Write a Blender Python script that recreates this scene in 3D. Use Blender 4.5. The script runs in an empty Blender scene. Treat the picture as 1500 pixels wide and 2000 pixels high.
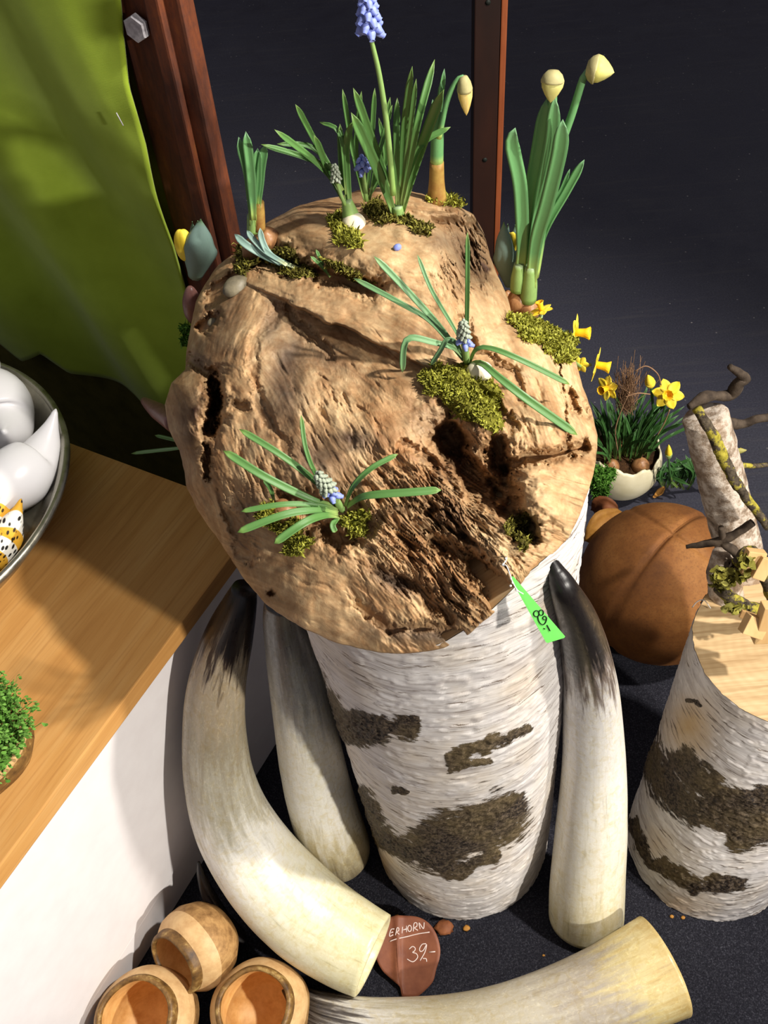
import bpy, math, random
import numpy as np
from mathutils import Vector, Matrix

rng = np.random.default_rng(7)
SC = bpy.context.scene
COL = SC.collection

# ---------------------------------------------------------------- camera
F = 1900.0; H = 1.5                       # focal length in pixels of a 1500x2000 frame, eye height
_d = np.array([150., 1600., F]); _d /= np.linalg.norm(_d)
_Y = np.array([0, 0, 1.]) - _d * _d[2]; _Y /= np.linalg.norm(_Y)
_X = np.cross(_d, _Y); _X = _X if _X[0] > 0 else -_X
CM = np.array([_X, _Y, -_d])
CP = np.array([0, 0, H])
cam_d = bpy.data.cameras.new('camera'); cam = bpy.data.objects.new('camera', cam_d); COL.objects.link(cam)
cam_d.sensor_fit = 'VERTICAL'; cam_d.sensor_height = 24; cam_d.lens = F / 2000 * 24; cam_d.clip_start = .02
R3 = np.stack([CM[:, 0], -CM[:, 1], -CM[:, 2]], 1)
mw = Matrix([list(R3[i]) + [CP[i]] for i in range(3)] + [[0, 0, 0, 1]])
cam.matrix_world = mw
SC.camera = cam

# ---------------------------------------------------------------- light
SC.view_settings.view_transform = 'Standard'
SC.view_settings.look = 'None'
SC.view_settings.gamma = 1
SC.view_settings.use_curve_mapping = False
SC.view_settings.exposure = 0.5
w = bpy.data.worlds.new('hall'); SC.world = w; w.use_nodes = True
w.node_tree.nodes['Background'].inputs[0].default_value = (.95, .92, 1.0, 1)
w.node_tree.nodes['Background'].inputs[1].default_value = .17

def spot(name, loc, aim, power, size, blend, rad, col):
    l = bpy.data.lights.new(name, 'SPOT'); l.energy = power; l.spot_size = math.radians(size); l.spot_blend = blend
    l.shadow_soft_size = rad; l.color = col
    o = bpy.data.objects.new(name, l); COL.objects.link(o); o.location = loc
    o.rotation_euler = (Vector(aim) - Vector(loc)).to_track_quat('-Z', 'Y').to_euler()
    return o
spot('key_spotlight', (1.36, .32, 2.65), (0.0, .62, .55), 230, 66, .5, .05, (1, .95, .87))
spot('front_spotlight', (2.1, -1.25, 1.85), (-.1, .9, .75), 270, 40, .5, .06, (1, .95, .86))

# ---------------------------------------------------------------- geometry helpers
def ray(px, py):
    v = np.stack([np.asarray(px, float) - 750, np.asarray(py, float) - 1000, np.full(np.shape(px), F)], -1) / F
    return v @ CM.T
def at_d(px, py, d): return CP + ray(px, py) * np.asarray(d)[..., None]
def at_z(px, py, z): r = ray(px, py); return CP + r * ((z - H) / r[2])
def at_y(px, py, y): r = ray(px, py); return CP + r * (y / r[1])
def proj(P):
    c = (np.asarray(P, float) - CP) @ CM
    return np.stack([750 + F * c[..., 0] / c[..., 2], 1000 + F * c[..., 1] / c[..., 2], c[..., 2]], -1)
def nrm(v):
    v = np.asarray(v, float); return v / (np.linalg.norm(v, axis=-1, keepdims=True) + 1e-12)
def srgb(r, g, b):
    f = lambda c: (c / 12.92 if c <= .04045 else ((c + .055) / 1.055) ** 2.4)
    return (f(r / 255), f(g / 255), f(b / 255), 1)

def _h(ix, iy, iz, s):
    n = (ix.astype(np.int64) * 374761393 + iy.astype(np.int64) * 668265263 + iz.astype(np.int64) * 1274126177 + s * 974711) & 0xffffffff
    n = ((n ^ (n >> 13)) * 1274126177) & 0xffffffff
    n = ((n ^ (n >> 16)) * 2246822519) & 0xffffffff
    return ((n ^ (n >> 15)) & 0xffffff) / float(0xffffff)
def vn(p, s=0):
    p = np.asarray(p, float); i = np.floor(p); f = p - i; f = f * f * f * (f * (f * 6 - 15) + 10)
    x, y, z = i[..., 0], i[..., 1], i[..., 2]; r = 0
    for a in (0, 1):
        for b in (0, 1):
            for c in (0, 1):
                wt = (f[..., 0] if a else 1 - f[..., 0]) * (f[..., 1] if b else 1 - f[..., 1]) * (f[..., 2] if c else 1 - f[..., 2])
                r = r + wt * _h(x + a, y + b, z + c, s)
    return r
def fbm(p, o=4, s=0, g=.5):
    p = np.asarray(p, float); a = 1; t = 0; r = 0
    for k in range(o):
        r = r + a * vn(p, s + k * 17); t += a; a *= g; p = p * 2.03
    return r / t
def n2(x, y, o=4, s=0, g=.5): return fbm(np.stack([x, y, np.zeros_like(x) + .37], -1), o, s, g)

def mesh(name, v, f, mat=None, parent=None, smooth=True, attrs=None, cols=None):
    me = bpy.data.meshes.new(name); v = np.asarray(v, float)
    if isinstance(f, np.ndarray):
        n, k = f.shape; me.vertices.add(len(v)); me.vertices.foreach_set('co', v.ravel()); me.loops.add(n * k); me.loops.foreach_set('vertex_index', f.ravel().astype(np.int32))
        me.polygons.add(n); me.polygons.foreach_set('loop_start', np.arange(0, n * k, k, dtype=np.int32)); me.polygons.foreach_set('loop_total', np.full(n, k, np.int32)); me.update(calc_edges=True)
    else: me.from_pydata(v.tolist(), [], [tuple(int(i) for i in q) for q in f])
    if len(me.polygons): me.polygons.foreach_set('use_smooth', np.full(len(me.polygons), bool(smooth)))
    for k, a in (attrs or {}).items():
        a = np.asarray(a, float)
        if a.ndim == 1:
            at = me.attributes.new(k, 'FLOAT', 'POINT'); at.data.foreach_set('value', a)
        else:
            at = me.attributes.new(k, 'FLOAT_VECTOR', 'POINT'); at.data.foreach_set('vector', a.ravel())
    if cols is not None:
        at = me.attributes.new('col', 'FLOAT_COLOR', 'POINT'); at.data.foreach_set('color', np.asarray(cols, float).ravel())
    if mat: me.materials.append(mat)
    me.update()
    o = bpy.data.objects.new(name, me); COL.objects.link(o)
    if parent: o.parent = parent; o.matrix_parent_inverse = parent.matrix_world.inverted()
    return o
def thing(name, label, cat, loc=(0, 0, 0), group=None):
    o = bpy.data.objects.new(name, None); COL.objects.link(o); o.empty_display_size = .02
    o.matrix_world = Matrix.Translation(Vector([float(c) for c in loc]))
    return tag(o, label, cat, group)
def tag(o, label, cat, group=None, kind=None):
    o['label'] = label; o['category'] = cat
    if group: o['group'] = group
    if kind: o['kind'] = kind
    return o
def cat_parts(parts):
    V, Fa, n = [], [], 0
    for v, f in parts:
        V.append(np.asarray(v, float)); Fa += [tuple(i + n for i in q) for q in f]; n += len(v)
    return np.concatenate(V), Fa

def crom(P, n):
    P = np.asarray(P, float)
    if len(P) == 2:
        t = np.linspace(0, 1, n)[:, None]; return P[0] * (1 - t) + P[1] * t
    Q = np.vstack([2 * P[0] - P[1], P, 2 * P[-1] - P[-2]])
    seg = np.linalg.norm(np.diff(P[:, :min(3, P.shape[1])], axis=0), axis=1); cu = np.concatenate([[0], np.cumsum(seg)]); cu /= cu[-1]
    out = []
    for u in np.linspace(0, 1, n):
        k = min(np.searchsorted(cu, u, 'right') - 1, len(P) - 2); t = (u - cu[k]) / (cu[k + 1] - cu[k] + 1e-12)
        p0, p1, p2, p3 = Q[k:k + 4]
        out.append(.5 * (2 * p1 + (p2 - p0) * t + (2 * p0 - 5 * p1 + 4 * p2 - p3) * t * t + (3 * p1 - p0 - 3 * p2 + p3) * t ** 3))
    return np.array(out)
def frames(P, hint=None):
    T = nrm(np.gradient(P, axis=0)); N = np.zeros_like(T)
    h = np.array([0, 0, 1.]) if hint is None else np.asarray(hint, float)
    if abs(nrm(h) @ T[0]) > .97: h = np.array([0, 1., .1])
    v = h - T[0] * (h @ T[0]); N[0] = nrm(v)
    for i in range(1, len(P)):
        v = N[i - 1] - T[i] * (N[i - 1] @ T[i]); N[i] = nrm(v)
    return T, N, np.cross(T, N)
def sweep(P, rad, seg=12, hint=None, flat=1.0, cap=True, prof=None):
    """tube along P; rad per ring; flat squashes the hint direction; prof(theta, t) optional radius factor"""
    T, N, B = frames(P, hint); n = len(P); rad = np.broadcast_to(np.asarray(rad, float), (n,))
    th = np.linspace(0, 2 * np.pi, seg, endpoint=False); V = []
    for i in range(n):
        k = prof(th, i / (n - 1)) if prof else 1.0
        V.append(P[i] + (np.cos(th) * flat * k)[:, None] * N[i] * rad[i] + (np.sin(th) * k)[:, None] * B[i] * rad[i])
    V = np.concatenate(V); Fa = []
    for i in range(n - 1):
        for j in range(seg):
            a, b = i * seg + j, i * seg + (j + 1) % seg
            Fa.append((a, b, b + seg, a + seg))
    if cap:
        V = np.vstack([V, P[0], P[-1]]); m = len(V)
        for j in range(seg):
            Fa.append((m - 2, (j + 1) % seg, j)); Fa.append((m - 1, (n - 1) * seg + j, (n - 1) * seg + (j + 1) % seg))
    return V, Fa
def lathe(prof, seg=48, wob=None, caps=(True, True)):
    prof = np.asarray(prof, float); th = np.linspace(0, 2 * np.pi, seg, endpoint=False); V = []
    for k, (r, z) in enumerate(prof):
        rr = r * (wob(th, k / (len(prof) - 1)) if wob else 1.0)
        V.append(np.stack([np.cos(th) * rr, np.sin(th) * rr, np.full(seg, z)], 1))
    V = np.concatenate(V); Fa = []
    for i in range(len(prof) - 1):
        for j in range(seg):
            a, b = i * seg + j, i * seg + (j + 1) % seg
            Fa.append((a, b, b + seg, a + seg))
    if caps[0] and prof[0][0] > .0005: Fa.append(tuple(range(seg))[::-1])
    if caps[1] and prof[-1][0] > .0005: Fa.append(tuple((len(prof) - 1) * seg + j for j in range(seg)))
    return V, Fa
def box(c, ax, ay, az, hx, hy, hz, bev=0.0):
    c, ax, ay, az = (np.asarray(q, float) for q in (c, ax, ay, az)); b = min(bev, hx * .9, hy * .9, hz * .9)
    if b <= 0:
        V = [c + sx * hx * ax + sy * hy * ay + sz * hz * az for sz in (-1, 1) for sy in (-1, 1) for sx in (-1, 1)]
        return np.array(V), [(0, 2, 3, 1), (4, 5, 7, 6), (0, 1, 5, 4), (2, 6, 7, 3), (0, 4, 6, 2), (1, 3, 7, 5)]
    bm = __import__('bmesh').new(); import bmesh
    bmesh.ops.create_cube(bm, size=2); 
    for v in bm.verts: v.co = Vector((v.co.x * hx, v.co.y * hy, v.co.z * hz))
    bmesh.ops.bevel(bm, geom=bm.edges[:], offset=b, segments=2, affect='EDGES', profile=.6)
    V = np.array([c + v.co.x * ax + v.co.y * ay + v.co.z * az for v in bm.verts]); bm.verts.index_update()
    Fa = [tuple(v.index for v in f.verts) for f in bm.faces]; bm.free(); return V, Fa
def ellipsoid(c, r, nu=20, nv=12, R=None, bump=None):
    V = [[0, 0, -1.]]; 
    for i in range(1, nv):
        a = -np.pi / 2 + np.pi * i / nv
        for j in range(nu):
            t = 2 * np.pi * j / nu; V.append([np.cos(a) * np.cos(t), np.cos(a) * np.sin(t), np.sin(a)])
    V.append([0, 0, 1.]); V = np.array(V)
    if bump: V = V * bump(V)[:, None]
    Fa = [(0, 1 + (j + 1) % nu, 1 + j) for j in range(nu)]
    for i in range(nv - 2):
        for j in range(nu):
            a, b = 1 + i * nu + j, 1 + i * nu + (j + 1) % nu; Fa.append((a, b, b + nu, a + nu))
    m = len(V) - 1; o = 1 + (nv - 2) * nu
    Fa += [(o + j, o + (j + 1) % nu, m) for j in range(nu)]
    V = V * np.asarray(r)
    if R is not None: V = V @ np.asarray(R).T
    return V + np.asarray(c), Fa
def basis(z, x=None):
    z = nrm(z); x = np.array([1, 0, 0.]) if x is None else np.asarray(x, float)
    if abs(nrm(x) @ z) > .98: x = np.array([0, 1., 0])
    x = nrm(x - z * (x @ z)); return np.stack([x, np.cross(z, x), z], 1)

# ---------------------------------------------------------------- materials
class ND:
    def __init__(s, name, rough=.6, spec=.4):
        s.m = bpy.data.materials.new(name); s.m.use_nodes = True; s.t = s.m.node_tree; s.b = s.t.nodes['Principled BSDF']
        s.b.inputs['Roughness'].default_value = rough; s.b.inputs['Specular IOR Level'].default_value = spec
    def n(s, ty, ins=None, **kw):
        o = s.t.nodes.new(ty)
        for k, v in kw.items(): setattr(o, k, v)
        for k, v in (ins or {}).items(): s.put(o.inputs[k], v)
        return o
    def put(s, sock, v):
        if isinstance(v, bpy.types.NodeSocket): s.t.links.new(v, sock)
        else: sock.default_value = v
    def co(s): return s.n('ShaderNodeTexCoord').outputs['Object']
    def attr(s, a, out='Vector'): return s.n('ShaderNodeAttribute', attribute_name=a).outputs[out]
    def mp(s, v, sc=(1, 1, 1), rot=(0, 0, 0)): return s.n('ShaderNodeMapping', {'Vector': v, 'Scale': sc, 'Rotation': rot}).outputs[0]
    def noise(s, v, sc, det=4, ro=.6, di=0): return s.n('ShaderNodeTexNoise', {'Vector': v, 'Scale': sc, 'Detail': det, 'Roughness': ro, 'Distortion': di}).outputs[0]
    def vor(s, v, sc, feat='F1', out=0): return s.n('ShaderNodeTexVoronoi', {'Vector': v, 'Scale': sc}, feature=feat).outputs[out]
    def ramp(s, f, st, ip='LINEAR'):
        o = s.n('ShaderNodeValToRGB', {0: f}); r = o.color_ramp; r.interpolation = ip
        while len(r.elements) > 1: r.elements.remove(r.elements[-1])
        for k, (p, c) in enumerate(st):
            if k == 0: el = r.elements[0]; el.position = p
            else: el = r.elements.new(p)
            el.color = c if isinstance(c, tuple) else (c, c, c, 1)
        return o.outputs[0]
    def mix(s, f, a, b, mode='MIX'):
        o = s.n('ShaderNodeMix', data_type='RGBA', blend_type=mode); s.put(o.inputs[0], f); s.put(o.inputs[6], a); s.put(o.inputs[7], b); return o.outputs[2]
    def ma(s, op, a, b=0.0, clamp=False):
        o = s.n('ShaderNodeMath', {0: a, 1: b}, operation=op); o.use_clamp = clamp; return o.outputs[0]
    def bump(s, h, st=.3, dist=.002):
        o = s.n('ShaderNodeBump', {'Height': h, 'Strength': st, 'Distance': dist}); s.t.links.new(o.outputs[0], s.b.inputs['Normal'])
    def col(s, c): s.put(s.b.inputs['Base Color'], c); return s
    def rough(s, r): s.put(s.b.inputs['Roughness'], r); return s

def simple(name, a, b, sc=40, rough=.6, spec=.35, bump=.2, det=4, stretch=(1, 1, 1), bd=.001):
    d = ND(name, rough, spec); v = d.mp(d.co(), stretch); n = d.noise(v, sc, det)
    d.col(d.mix(d.ramp(n, [(.3, 0.0), (.7, 1.0)]), a, b))
    if bump: d.bump(d.noise(v, sc * 3, 3), bump, bd)
    return d.m

MAT = {}
def mk_burl():
    d = ND('burl_wood', .62, .3); c = d.attr('col', 'Color'); v = d.co()
    n = d.noise(v, 160, 6, .7); m = d.noise(v, 38, 5, .65, 1.2)
    c = d.mix(d.ramp(n, [(.25, .55), (.75, 0.0)]), c, d.mix(1.0, c, srgb(178, 140, 110), 'MULTIPLY'))
    c = d.mix(d.ramp(m, [(.35, .45), (.6, 0.0)]), c, d.mix(1.0, c, srgb(205, 165, 125), 'MULTIPLY'))
    d.col(c); d.bump(d.ma('ADD', n, d.ma('MULTIPLY', m, 1.5)), .35, .0012); return d.m
MAT['burl'] = mk_burl()

def mk_birch(name, warm=0.0):
    d = ND(name, .6, .3); v = d.co(); dark = d.attr('dark', 'Fac'); tint = d.attr('tint', 'Fac')
    wv = d.n('ShaderNodeVectorMath', {0: v, 1: d.n('ShaderNodeVectorMath', {0: d.n('ShaderNodeTexNoise', {'Vector': v, 'Scale': 9.0}).outputs[1], 1: (.02, .02, .03)}, operation='MULTIPLY').outputs[0]}, operation='ADD').outputs[0]
    band = d.noise(d.mp(wv, (7, 7, 60)), 1.6, 6, .65)
    fine = d.noise(d.mp(wv, (14, 14, 170)), 1.5, 5, .6)
    base = d.ramp(band, [(.28, srgb(160, 152, 150)), (.42, srgb(196, 190, 187)), (.56, srgb(222, 217, 213)), (.68, srgb(188, 180, 175)), (.8, srgb(214, 207, 200))])
    base = d.mix(d.ramp(d.noise(v, 14, 4), [(.45, 0.0), (.75, .55)]), base, srgb(206, 188, 160))
    base = d.mix(tint, base, srgb(186, 150, 92))
    dash = d.ramp(fine, [(.36, 1.0), (.43, 0.0)])
    dash2 = d.ma('MULTIPLY', dash, d.ramp(d.noise(v, 24, 3), [(.4, .2), (.55, 1.0)]))
    base = d.mix(d.ma('MULTIPLY', dash2, .95), base, srgb(104, 88, 74))
    n = d.noise(d.mp(v, (1, 1, 3.0)), 34, 9, .72); n2_ = d.noise(d.mp(v, (1, 1, 1.6)), 170, 6, .75)
    msk = d.ramp(d.ma('ADD', dark, d.ma('MULTIPLY', d.ma('SUBTRACT', n, .5), 2.2)), [(.46, 0.0), (.62, 1.0)])
    bark = d.ramp(n2_, [(.36, srgb(22, 18, 16)), (.48, srgb(48, 39, 33)), (.56, srgb(100, 86, 70)), (.63, srgb(46, 38, 32)), (.74, srgb(140, 126, 108))])
    bark = d.mix(d.ramp(d.noise(v, 16, 3), [(.42, 0.0), (.62, .75)]), bark, d.mix(.4, bark, srgb(124, 106, 66)))
    d.col(d.mix(msk, base, bark))
    hgt = d.ma('ADD', d.ma('MULTIPLY', band, .8), d.ma('ADD', d.ma('MULTIPLY', fine, .8), d.ma('MULTIPLY', d.ma('MULTIPLY', msk, n2_), 2.5)))
    d.bump(hgt, .4, .0014); return d.m
MAT['birch'] = mk_birch('birch_bark')

def mk_horn(name, stops, glo=.22):
    d = ND(name, glo, .5); t = d.attr('t', 'Fac'); u = d.attr('u')
    st = d.noise(d.mp(u, (1, 1, .11)), 5, 6, .62, .4); bl = d.noise(u, 4.2, 5, .65, .8)
    fine = d.noise(d.mp(u, (2.2, 2.2, .12)), 8, 5, .65)
    tt = d.ma('ADD', t, d.ma('MULTIPLY', d.ma('SUBTRACT', st, .5), .45))
    c = d.ramp(tt, stops)
    c = d.mix(d.ramp(bl, [(.46, 0.0), (.7, .7)]), c, d.mix(1.0, c, srgb(236, 224, 188), 'MULTIPLY'))
    c = d.mix(d.ramp(d.noise(d.mp(u, (1.6, 1.6, .8)), 6, 6, .7, 1.5), [(.52, 0.0), (.68, .5)]), c, d.mix(1.0, c, srgb(255, 252, 240), 'SOFT_LIGHT'))
    c = d.mix(d.ma('MULTIPLY', d.ramp(fine, [(.5, 0.0), (.75, .55)]), d.ramp(st, [(.48, 0.0), (.66, 1.0)])), c, d.mix(1.0, c, srgb(120, 110, 104), 'MULTIPLY'))
    d.col(c); d.rough(d.ramp(bl, [(.3, glo), (.7, glo + .25)])); d.bump(fine, .12, .001)
    d.b.inputs['Subsurface Weight'].default_value = .0
    return d.m

def mk_counter():
    d = ND('oiled_beech', .42, .35); u = d.attr('u')
    g = d.noise(d.mp(u, (.7, 9, 9)), 4.5, 5, .6, .4); f = d.noise(d.mp(u, (3, 90, 90)), 3, 3, .6); b = d.noise(u, 3, 3)
    c = d.ramp(g, [(.25, srgb(176, 122, 62)), (.5, srgb(200, 148, 84)), (.75, srgb(212, 166, 104))])
    c = d.mix(d.ramp(f, [(.5, 0.0), (.7, .35)]), c, srgb(150, 96, 48))
    c = d.mix(d.ramp(b, [(.4, 0.0), (.75, .4)]), c, srgb(186, 128, 66)); d.col(c); d.bump(f, .08, .0006); return d.m
MAT['counter'] = mk_counter()

def mk_rust():
    d = ND('rusty_steel', .7, .3); v = d.co(); n = d.noise(d.mp(v, (3, 3, .6)), 16, 6, .7); m = d.noise(v, 120, 4)
    c = d.ramp(n, [(.25, srgb(44, 26, 22)), (.45, srgb(82, 44, 28)), (.6, srgb(104, 54, 30)), (.78, srgb(128, 76, 36))])
    c = d.mix(d.ramp(m, [(.5, 0.0), (.75, .5)]), c, srgb(66, 40, 34)); d.col(c); d.bump(m, .3, .001); return d.m
MAT['rust'] = mk_rust()
MAT['post'] = simple('dark_brown_post_paint', srgb(30, 16, 12), srgb(44, 22, 14), 20, .5, .3, .1, stretch=(1, 1, .3))
MAT['post_edge'] = simple('orange_brown_post_edge', srgb(118, 58, 30), srgb(142, 76, 42), 30, .5, .3, .1, stretch=(1, 1, .3))
MAT['zinc'] = simple('galvanised_bolt', srgb(150, 146, 150), srgb(196, 192, 196), 200, .4, .5, .15)

def mk_cloth():
    d = ND('lime_green_knit', .9, .15); v = d.attr('u')
    rib = d.n('ShaderNodeTexWave', {'Vector': v, 'Scale': 320.0, 'Distortion': 1.2, 'Detail': 2.0}, bands_direction='Z').outputs[1]
    n = d.noise(v, 7, 4); c = d.ramp(n, [(.3, srgb(136, 158, 34)), (.7, srgb(166, 190, 58))])
    c = d.mix(d.ma('MULTIPLY', rib, .25), c, srgb(96, 116, 18)); d.col(c); d.bump(rib, .2, .0008)
    d.b.inputs['Sheen Weight'].default_value = .2; return d.m
MAT['cloth'] = mk_cloth()
MAT['olive_board'] = simple('dark_olive_board', srgb(66, 62, 26), srgb(84, 78, 34), 30, .9, .1, .1)  # dark olive paints the shade on the lower part of the cloth
MAT['white'] = simple('white_lacquer', srgb(228, 222, 222), srgb(234, 229, 229), 30, .45, .35, .02)

def mk_carpet():
    d = ND('charcoal_carpet', .95, .1); v = d.co(); n = d.noise(v, 420, 3, .8); m = d.noise(v, 900, 2); b = d.noise(v, 6, 3)
    c = d.ramp(n, [(.3, srgb(30, 30, 37)), (.55, srgb(54, 54, 63)), (.72, srgb(100, 100, 110))])
    c = d.mix(d.ramp(b, [(.4, 0.0), (.7, .3)]), c, srgb(26, 25, 32)); d.col(c); d.bump(d.ma('ADD', n, m), .9, .004); return d.m
MAT['carpet'] = mk_carpet()
def mk_floor():
    d = ND('black_stage_floor', .5, .45); v = d.co(); n = d.noise(v, 260, 3, .8); m = d.noise(v, 3, 4); st = d.noise(d.mp(v, (1.2, 14, 1), (0, 0, .12)), 3, 5, .6)
    c = d.ramp(n, [(.35, srgb(46, 46, 55)), (.6, srgb(62, 62, 73)), (.78, srgb(96, 95, 104))])
    c = d.mix(d.ramp(m, [(.4, 0.0), (.7, .5)]), c, srgb(42, 42, 58))
    scr = d.ramp(st, [(.54, 0.0), (.70, .5)]); c = d.mix(scr, c, srgb(70, 68, 72))
    sp = d.ramp(d.vor(v, 38), [(.05, 1.0), (.10, 0.0)]); spm = d.ma('MULTIPLY', sp, d.ramp(d.noise(v, 7, 3), [(.46, 0.0), (.62, 1.0)]))
    c = d.mix(d.ma('MULTIPLY', spm, .8), c, srgb(160, 155, 150)); d.col(c)
    d.rough(d.ramp(d.noise(v, 12, 4), [(.3, .38), (.7, .62)])); d.bump(n, .12, .001); return d.m
MAT['floor'] = mk_floor()

def leafmat(name, a, b, tip, rough=.42):
    d = ND(name, rough, .4); t = d.attr('t', 'Fac'); u = d.attr('u'); n = d.noise(d.mp(u, (3, 3, .25)), 24, 4, .6)
    c = d.ramp(t, [(0.0, a), (.22, b), (.9, b), (1.0, tip)])
    c = d.mix(d.ramp(n, [(.4, 0.0), (.7, .45)]), c, tuple(x * .62 for x in b[:3]) + (1,)); d.col(c); d.bump(n, .15, .0008)
    d.b.inputs['Subsurface Weight'].default_value = 0.0; return d.m
MAT['musc'] = leafmat('grape_hyacinth_leaf', srgb(160, 180, 104), srgb(86, 128, 66), srgb(116, 144, 68))
MAT['musc_grey'] = leafmat('grey_green_leaf', srgb(150, 172, 116), srgb(108, 148, 100), srgb(124, 152, 96))
MAT['daff'] = leafmat('daffodil_leaf', srgb(186, 204, 104), srgb(102, 154, 96), srgb(106, 146, 104))
MAT['blueleaf'] = leafmat('blue_green_leaf', srgb(206, 208, 150), srgb(132, 160, 148), srgb(140, 168, 156))
MAT['tulip'] = leafmat('tulip_leaf', srgb(118, 146, 124), srgb(120, 146, 136), srgb(110, 150, 96), .5)
MAT['stem'] = leafmat('pale_stem', srgb(134, 170, 84), srgb(136, 168, 96), srgb(140, 160, 120))
MAT['darkleaf'] = leafmat('narrow_dark_leaf', srgb(140, 160, 80), srgb(58, 98, 46), srgb(70, 110, 50))
MAT['bell'] = simple('blue_bell_petal', srgb(106, 122, 200), srgb(150, 162, 226), 160, .5, .3, .05)
MAT['budtop'] = simple('closed_grey_green_buds', srgb(136, 148, 128), srgb(164, 170, 152), 300, .6, .3, .1)
MAT['yellow'] = simple('yellow_petal', srgb(236, 204, 40), srgb(246, 222, 84), 60, .55, .25, .1)
MAT['orange'] = simple('deep_yellow_trumpet', srgb(236, 176, 22), srgb(244, 196, 40), 80, .55, .25, .1)
MAT['bud'] = simple('cream_yellow_bud', srgb(188, 182, 92), srgb(206, 198, 126), 40, .5, .3, .1)
MAT['budgrey'] = simple('papery_bud_sheath', srgb(150, 142, 96), srgb(182, 172, 122), 60, .6, .3, .2)
MAT['sheath'] = simple('brown_papery_sheath', srgb(132, 84, 40), srgb(170, 140, 70), 60, .55, .35, .3)
MAT['bulbw'] = simple('cream_bulb', srgb(226, 212, 178), srgb(240, 230, 206), 60, .5, .35, .2)
MAT['bulbb'] = simple('brown_skinned_bulb', srgb(122, 80, 50), srgb(170, 124, 80), 50, .4, .4, .3, stretch=(3, 3, .6))
MAT['bulbp'] = simple('purple_brown_bulb', srgb(112, 74, 66), srgb(138, 98, 92), 40, .35, .45, .2, stretch=(3, 3, .6))
def mossmat(name, a, b, c3):
    d = ND(name, .85, .15); r = d.attr('rnd', 'Fac'); n = d.noise(d.co(), 60, 3)
    c = d.ramp(r, [(0.0, a), (.5, b), (1.0, c3)]); c = d.mix(d.ramp(n, [(.4, 0.0), (.65, .6)]), c, a); d.col(c); return d.m
MAT['moss'] = mossmat('bright_moss', srgb(104, 100, 34), srgb(156, 156, 56), srgb(188, 188, 88))
MAT['moss_dark'] = mossmat('dark_moss', srgb(66, 56, 28), srgb(122, 118, 46), srgb(158, 152, 72))
MAT['moss_green'] = mossmat('fresh_green_moss', srgb(58, 96, 30), srgb(90, 142, 50), srgb(122, 168, 76))
MAT['cress'] = mossmat('cress_green', srgb(74, 118, 40), srgb(104, 154, 62), srgb(134, 178, 88))
MAT['stone'] = simple('grey_pebble', srgb(84, 78, 64), srgb(132, 122, 98), 70, .5, .4, .2)
MAT['tag'] = simple('bright_green_card', srgb(112, 216, 96), srgb(120, 224, 104), 60, .7, .2, .05)
MAT['ink'] = simple('black_marker_ink', srgb(22, 26, 22), srgb(30, 34, 30), 60, .6, .2, 0)
MAT['chalk'] = simple('white_chalk_pen', srgb(206, 186, 180), srgb(222, 206, 200), 300, .8, .1, .1)
MAT['silver'] = simple('silver_cord', srgb(206, 204, 200), srgb(236, 234, 230), 300, .3, .6, .1)
MAT['leather_leaf'] = simple('red_brown_dried_leaf', srgb(112, 64, 45), srgb(134, 82, 58), 40, .55, .3, .25)
MAT['dryleaf'] = simple('ochre_dry_leaf', srgb(150, 100, 40), srgb(186, 134, 60), 50, .65, .3, .3)
MAT['dryleaf_b'] = simple('brown_dry_leaf', srgb(104, 58, 32), srgb(140, 84, 48), 50, .65, .3, .3)
def mk_shell():
    d = ND('cream_eggshell', .38, .4); v = d.co(); n = d.noise(v, 34, 4); c = d.mix(d.ramp(n, [(.4, 0.0), (.7, .5)]), srgb(222, 212, 180), srgb(196, 184, 142)); d.col(c)
    d.bump(d.noise(v, 300, 2), .1, .0006); return d.m
MAT['shell'] = mk_shell()
MAT['soil'] = simple('dark_soil', srgb(40, 28, 20), srgb(84, 58, 36), 90, .9, .1, .8, bd=.004)
def mk_ball():
    d = ND('rusted_ball', .72, .25); v = d.co(); n = d.noise(v, 9, 5, .65); m = d.noise(v, 260, 3, .7)
    c = d.ramp(n, [(.3, srgb(90, 54, 27)), (.5, srgb(124, 78, 37)), (.7, srgb(150, 102, 54))])
    c = d.mix(d.ramp(m, [(.5, 0.0), (.72, .5)]), c, srgb(84, 50, 28)); d.col(c); d.bump(m, .25, .001); return d.m
MAT['ball'] = mk_ball()
def mk_cut():
    d = ND('sawn_birch_wood', .7, .25); u = d.attr('u')
    g = d.noise(d.mp(u, (3, 60, 1)), 2.4, 4, .6, .3); r = d.n('ShaderNodeTexWave', {'Vector': u, 'Scale': 26.0, 'Distortion': 3.0, 'Detail': 3.0}, wave_type='RINGS', rings_direction='Z').outputs[1]
    c = d.ramp(g, [(.3, srgb(160, 130, 90)), (.55, srgb(192, 164, 122)), (.8, srgb(208, 184, 144))]); c = d.mix(d.ma('MULTIPLY', r, .18), c, srgb(160, 128, 88))
    d.col(c); d.bump(g, .25, .001); return d.m
MAT['cut'] = mk_cut()
MAT['rawwood'] = simple('pale_raw_wood', srgb(188, 146, 92), srgb(216, 180, 128), 30, .7, .25, .2, stretch=(1, 1, .2))
def mk_lichen():
    d = ND('lichen_covered_twig', .85, .15); v = d.co(); n = d.noise(v, 60, 5, .7); m = d.noise(v, 160, 4)
    c = d.ramp(m, [(.35, srgb(38, 32, 26)), (.6, srgb(84, 74, 60))]); y = d.ramp(m, [(.3, srgb(122, 112, 34)), (.7, srgb(176, 164, 66))])
    d.col(d.mix(d.ramp(n, [(.5, 0.0), (.58, 1.0)]), c, y)); d.bump(m, .6, .002); return d.m
MAT['lichen'] = mk_lichen()
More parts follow.
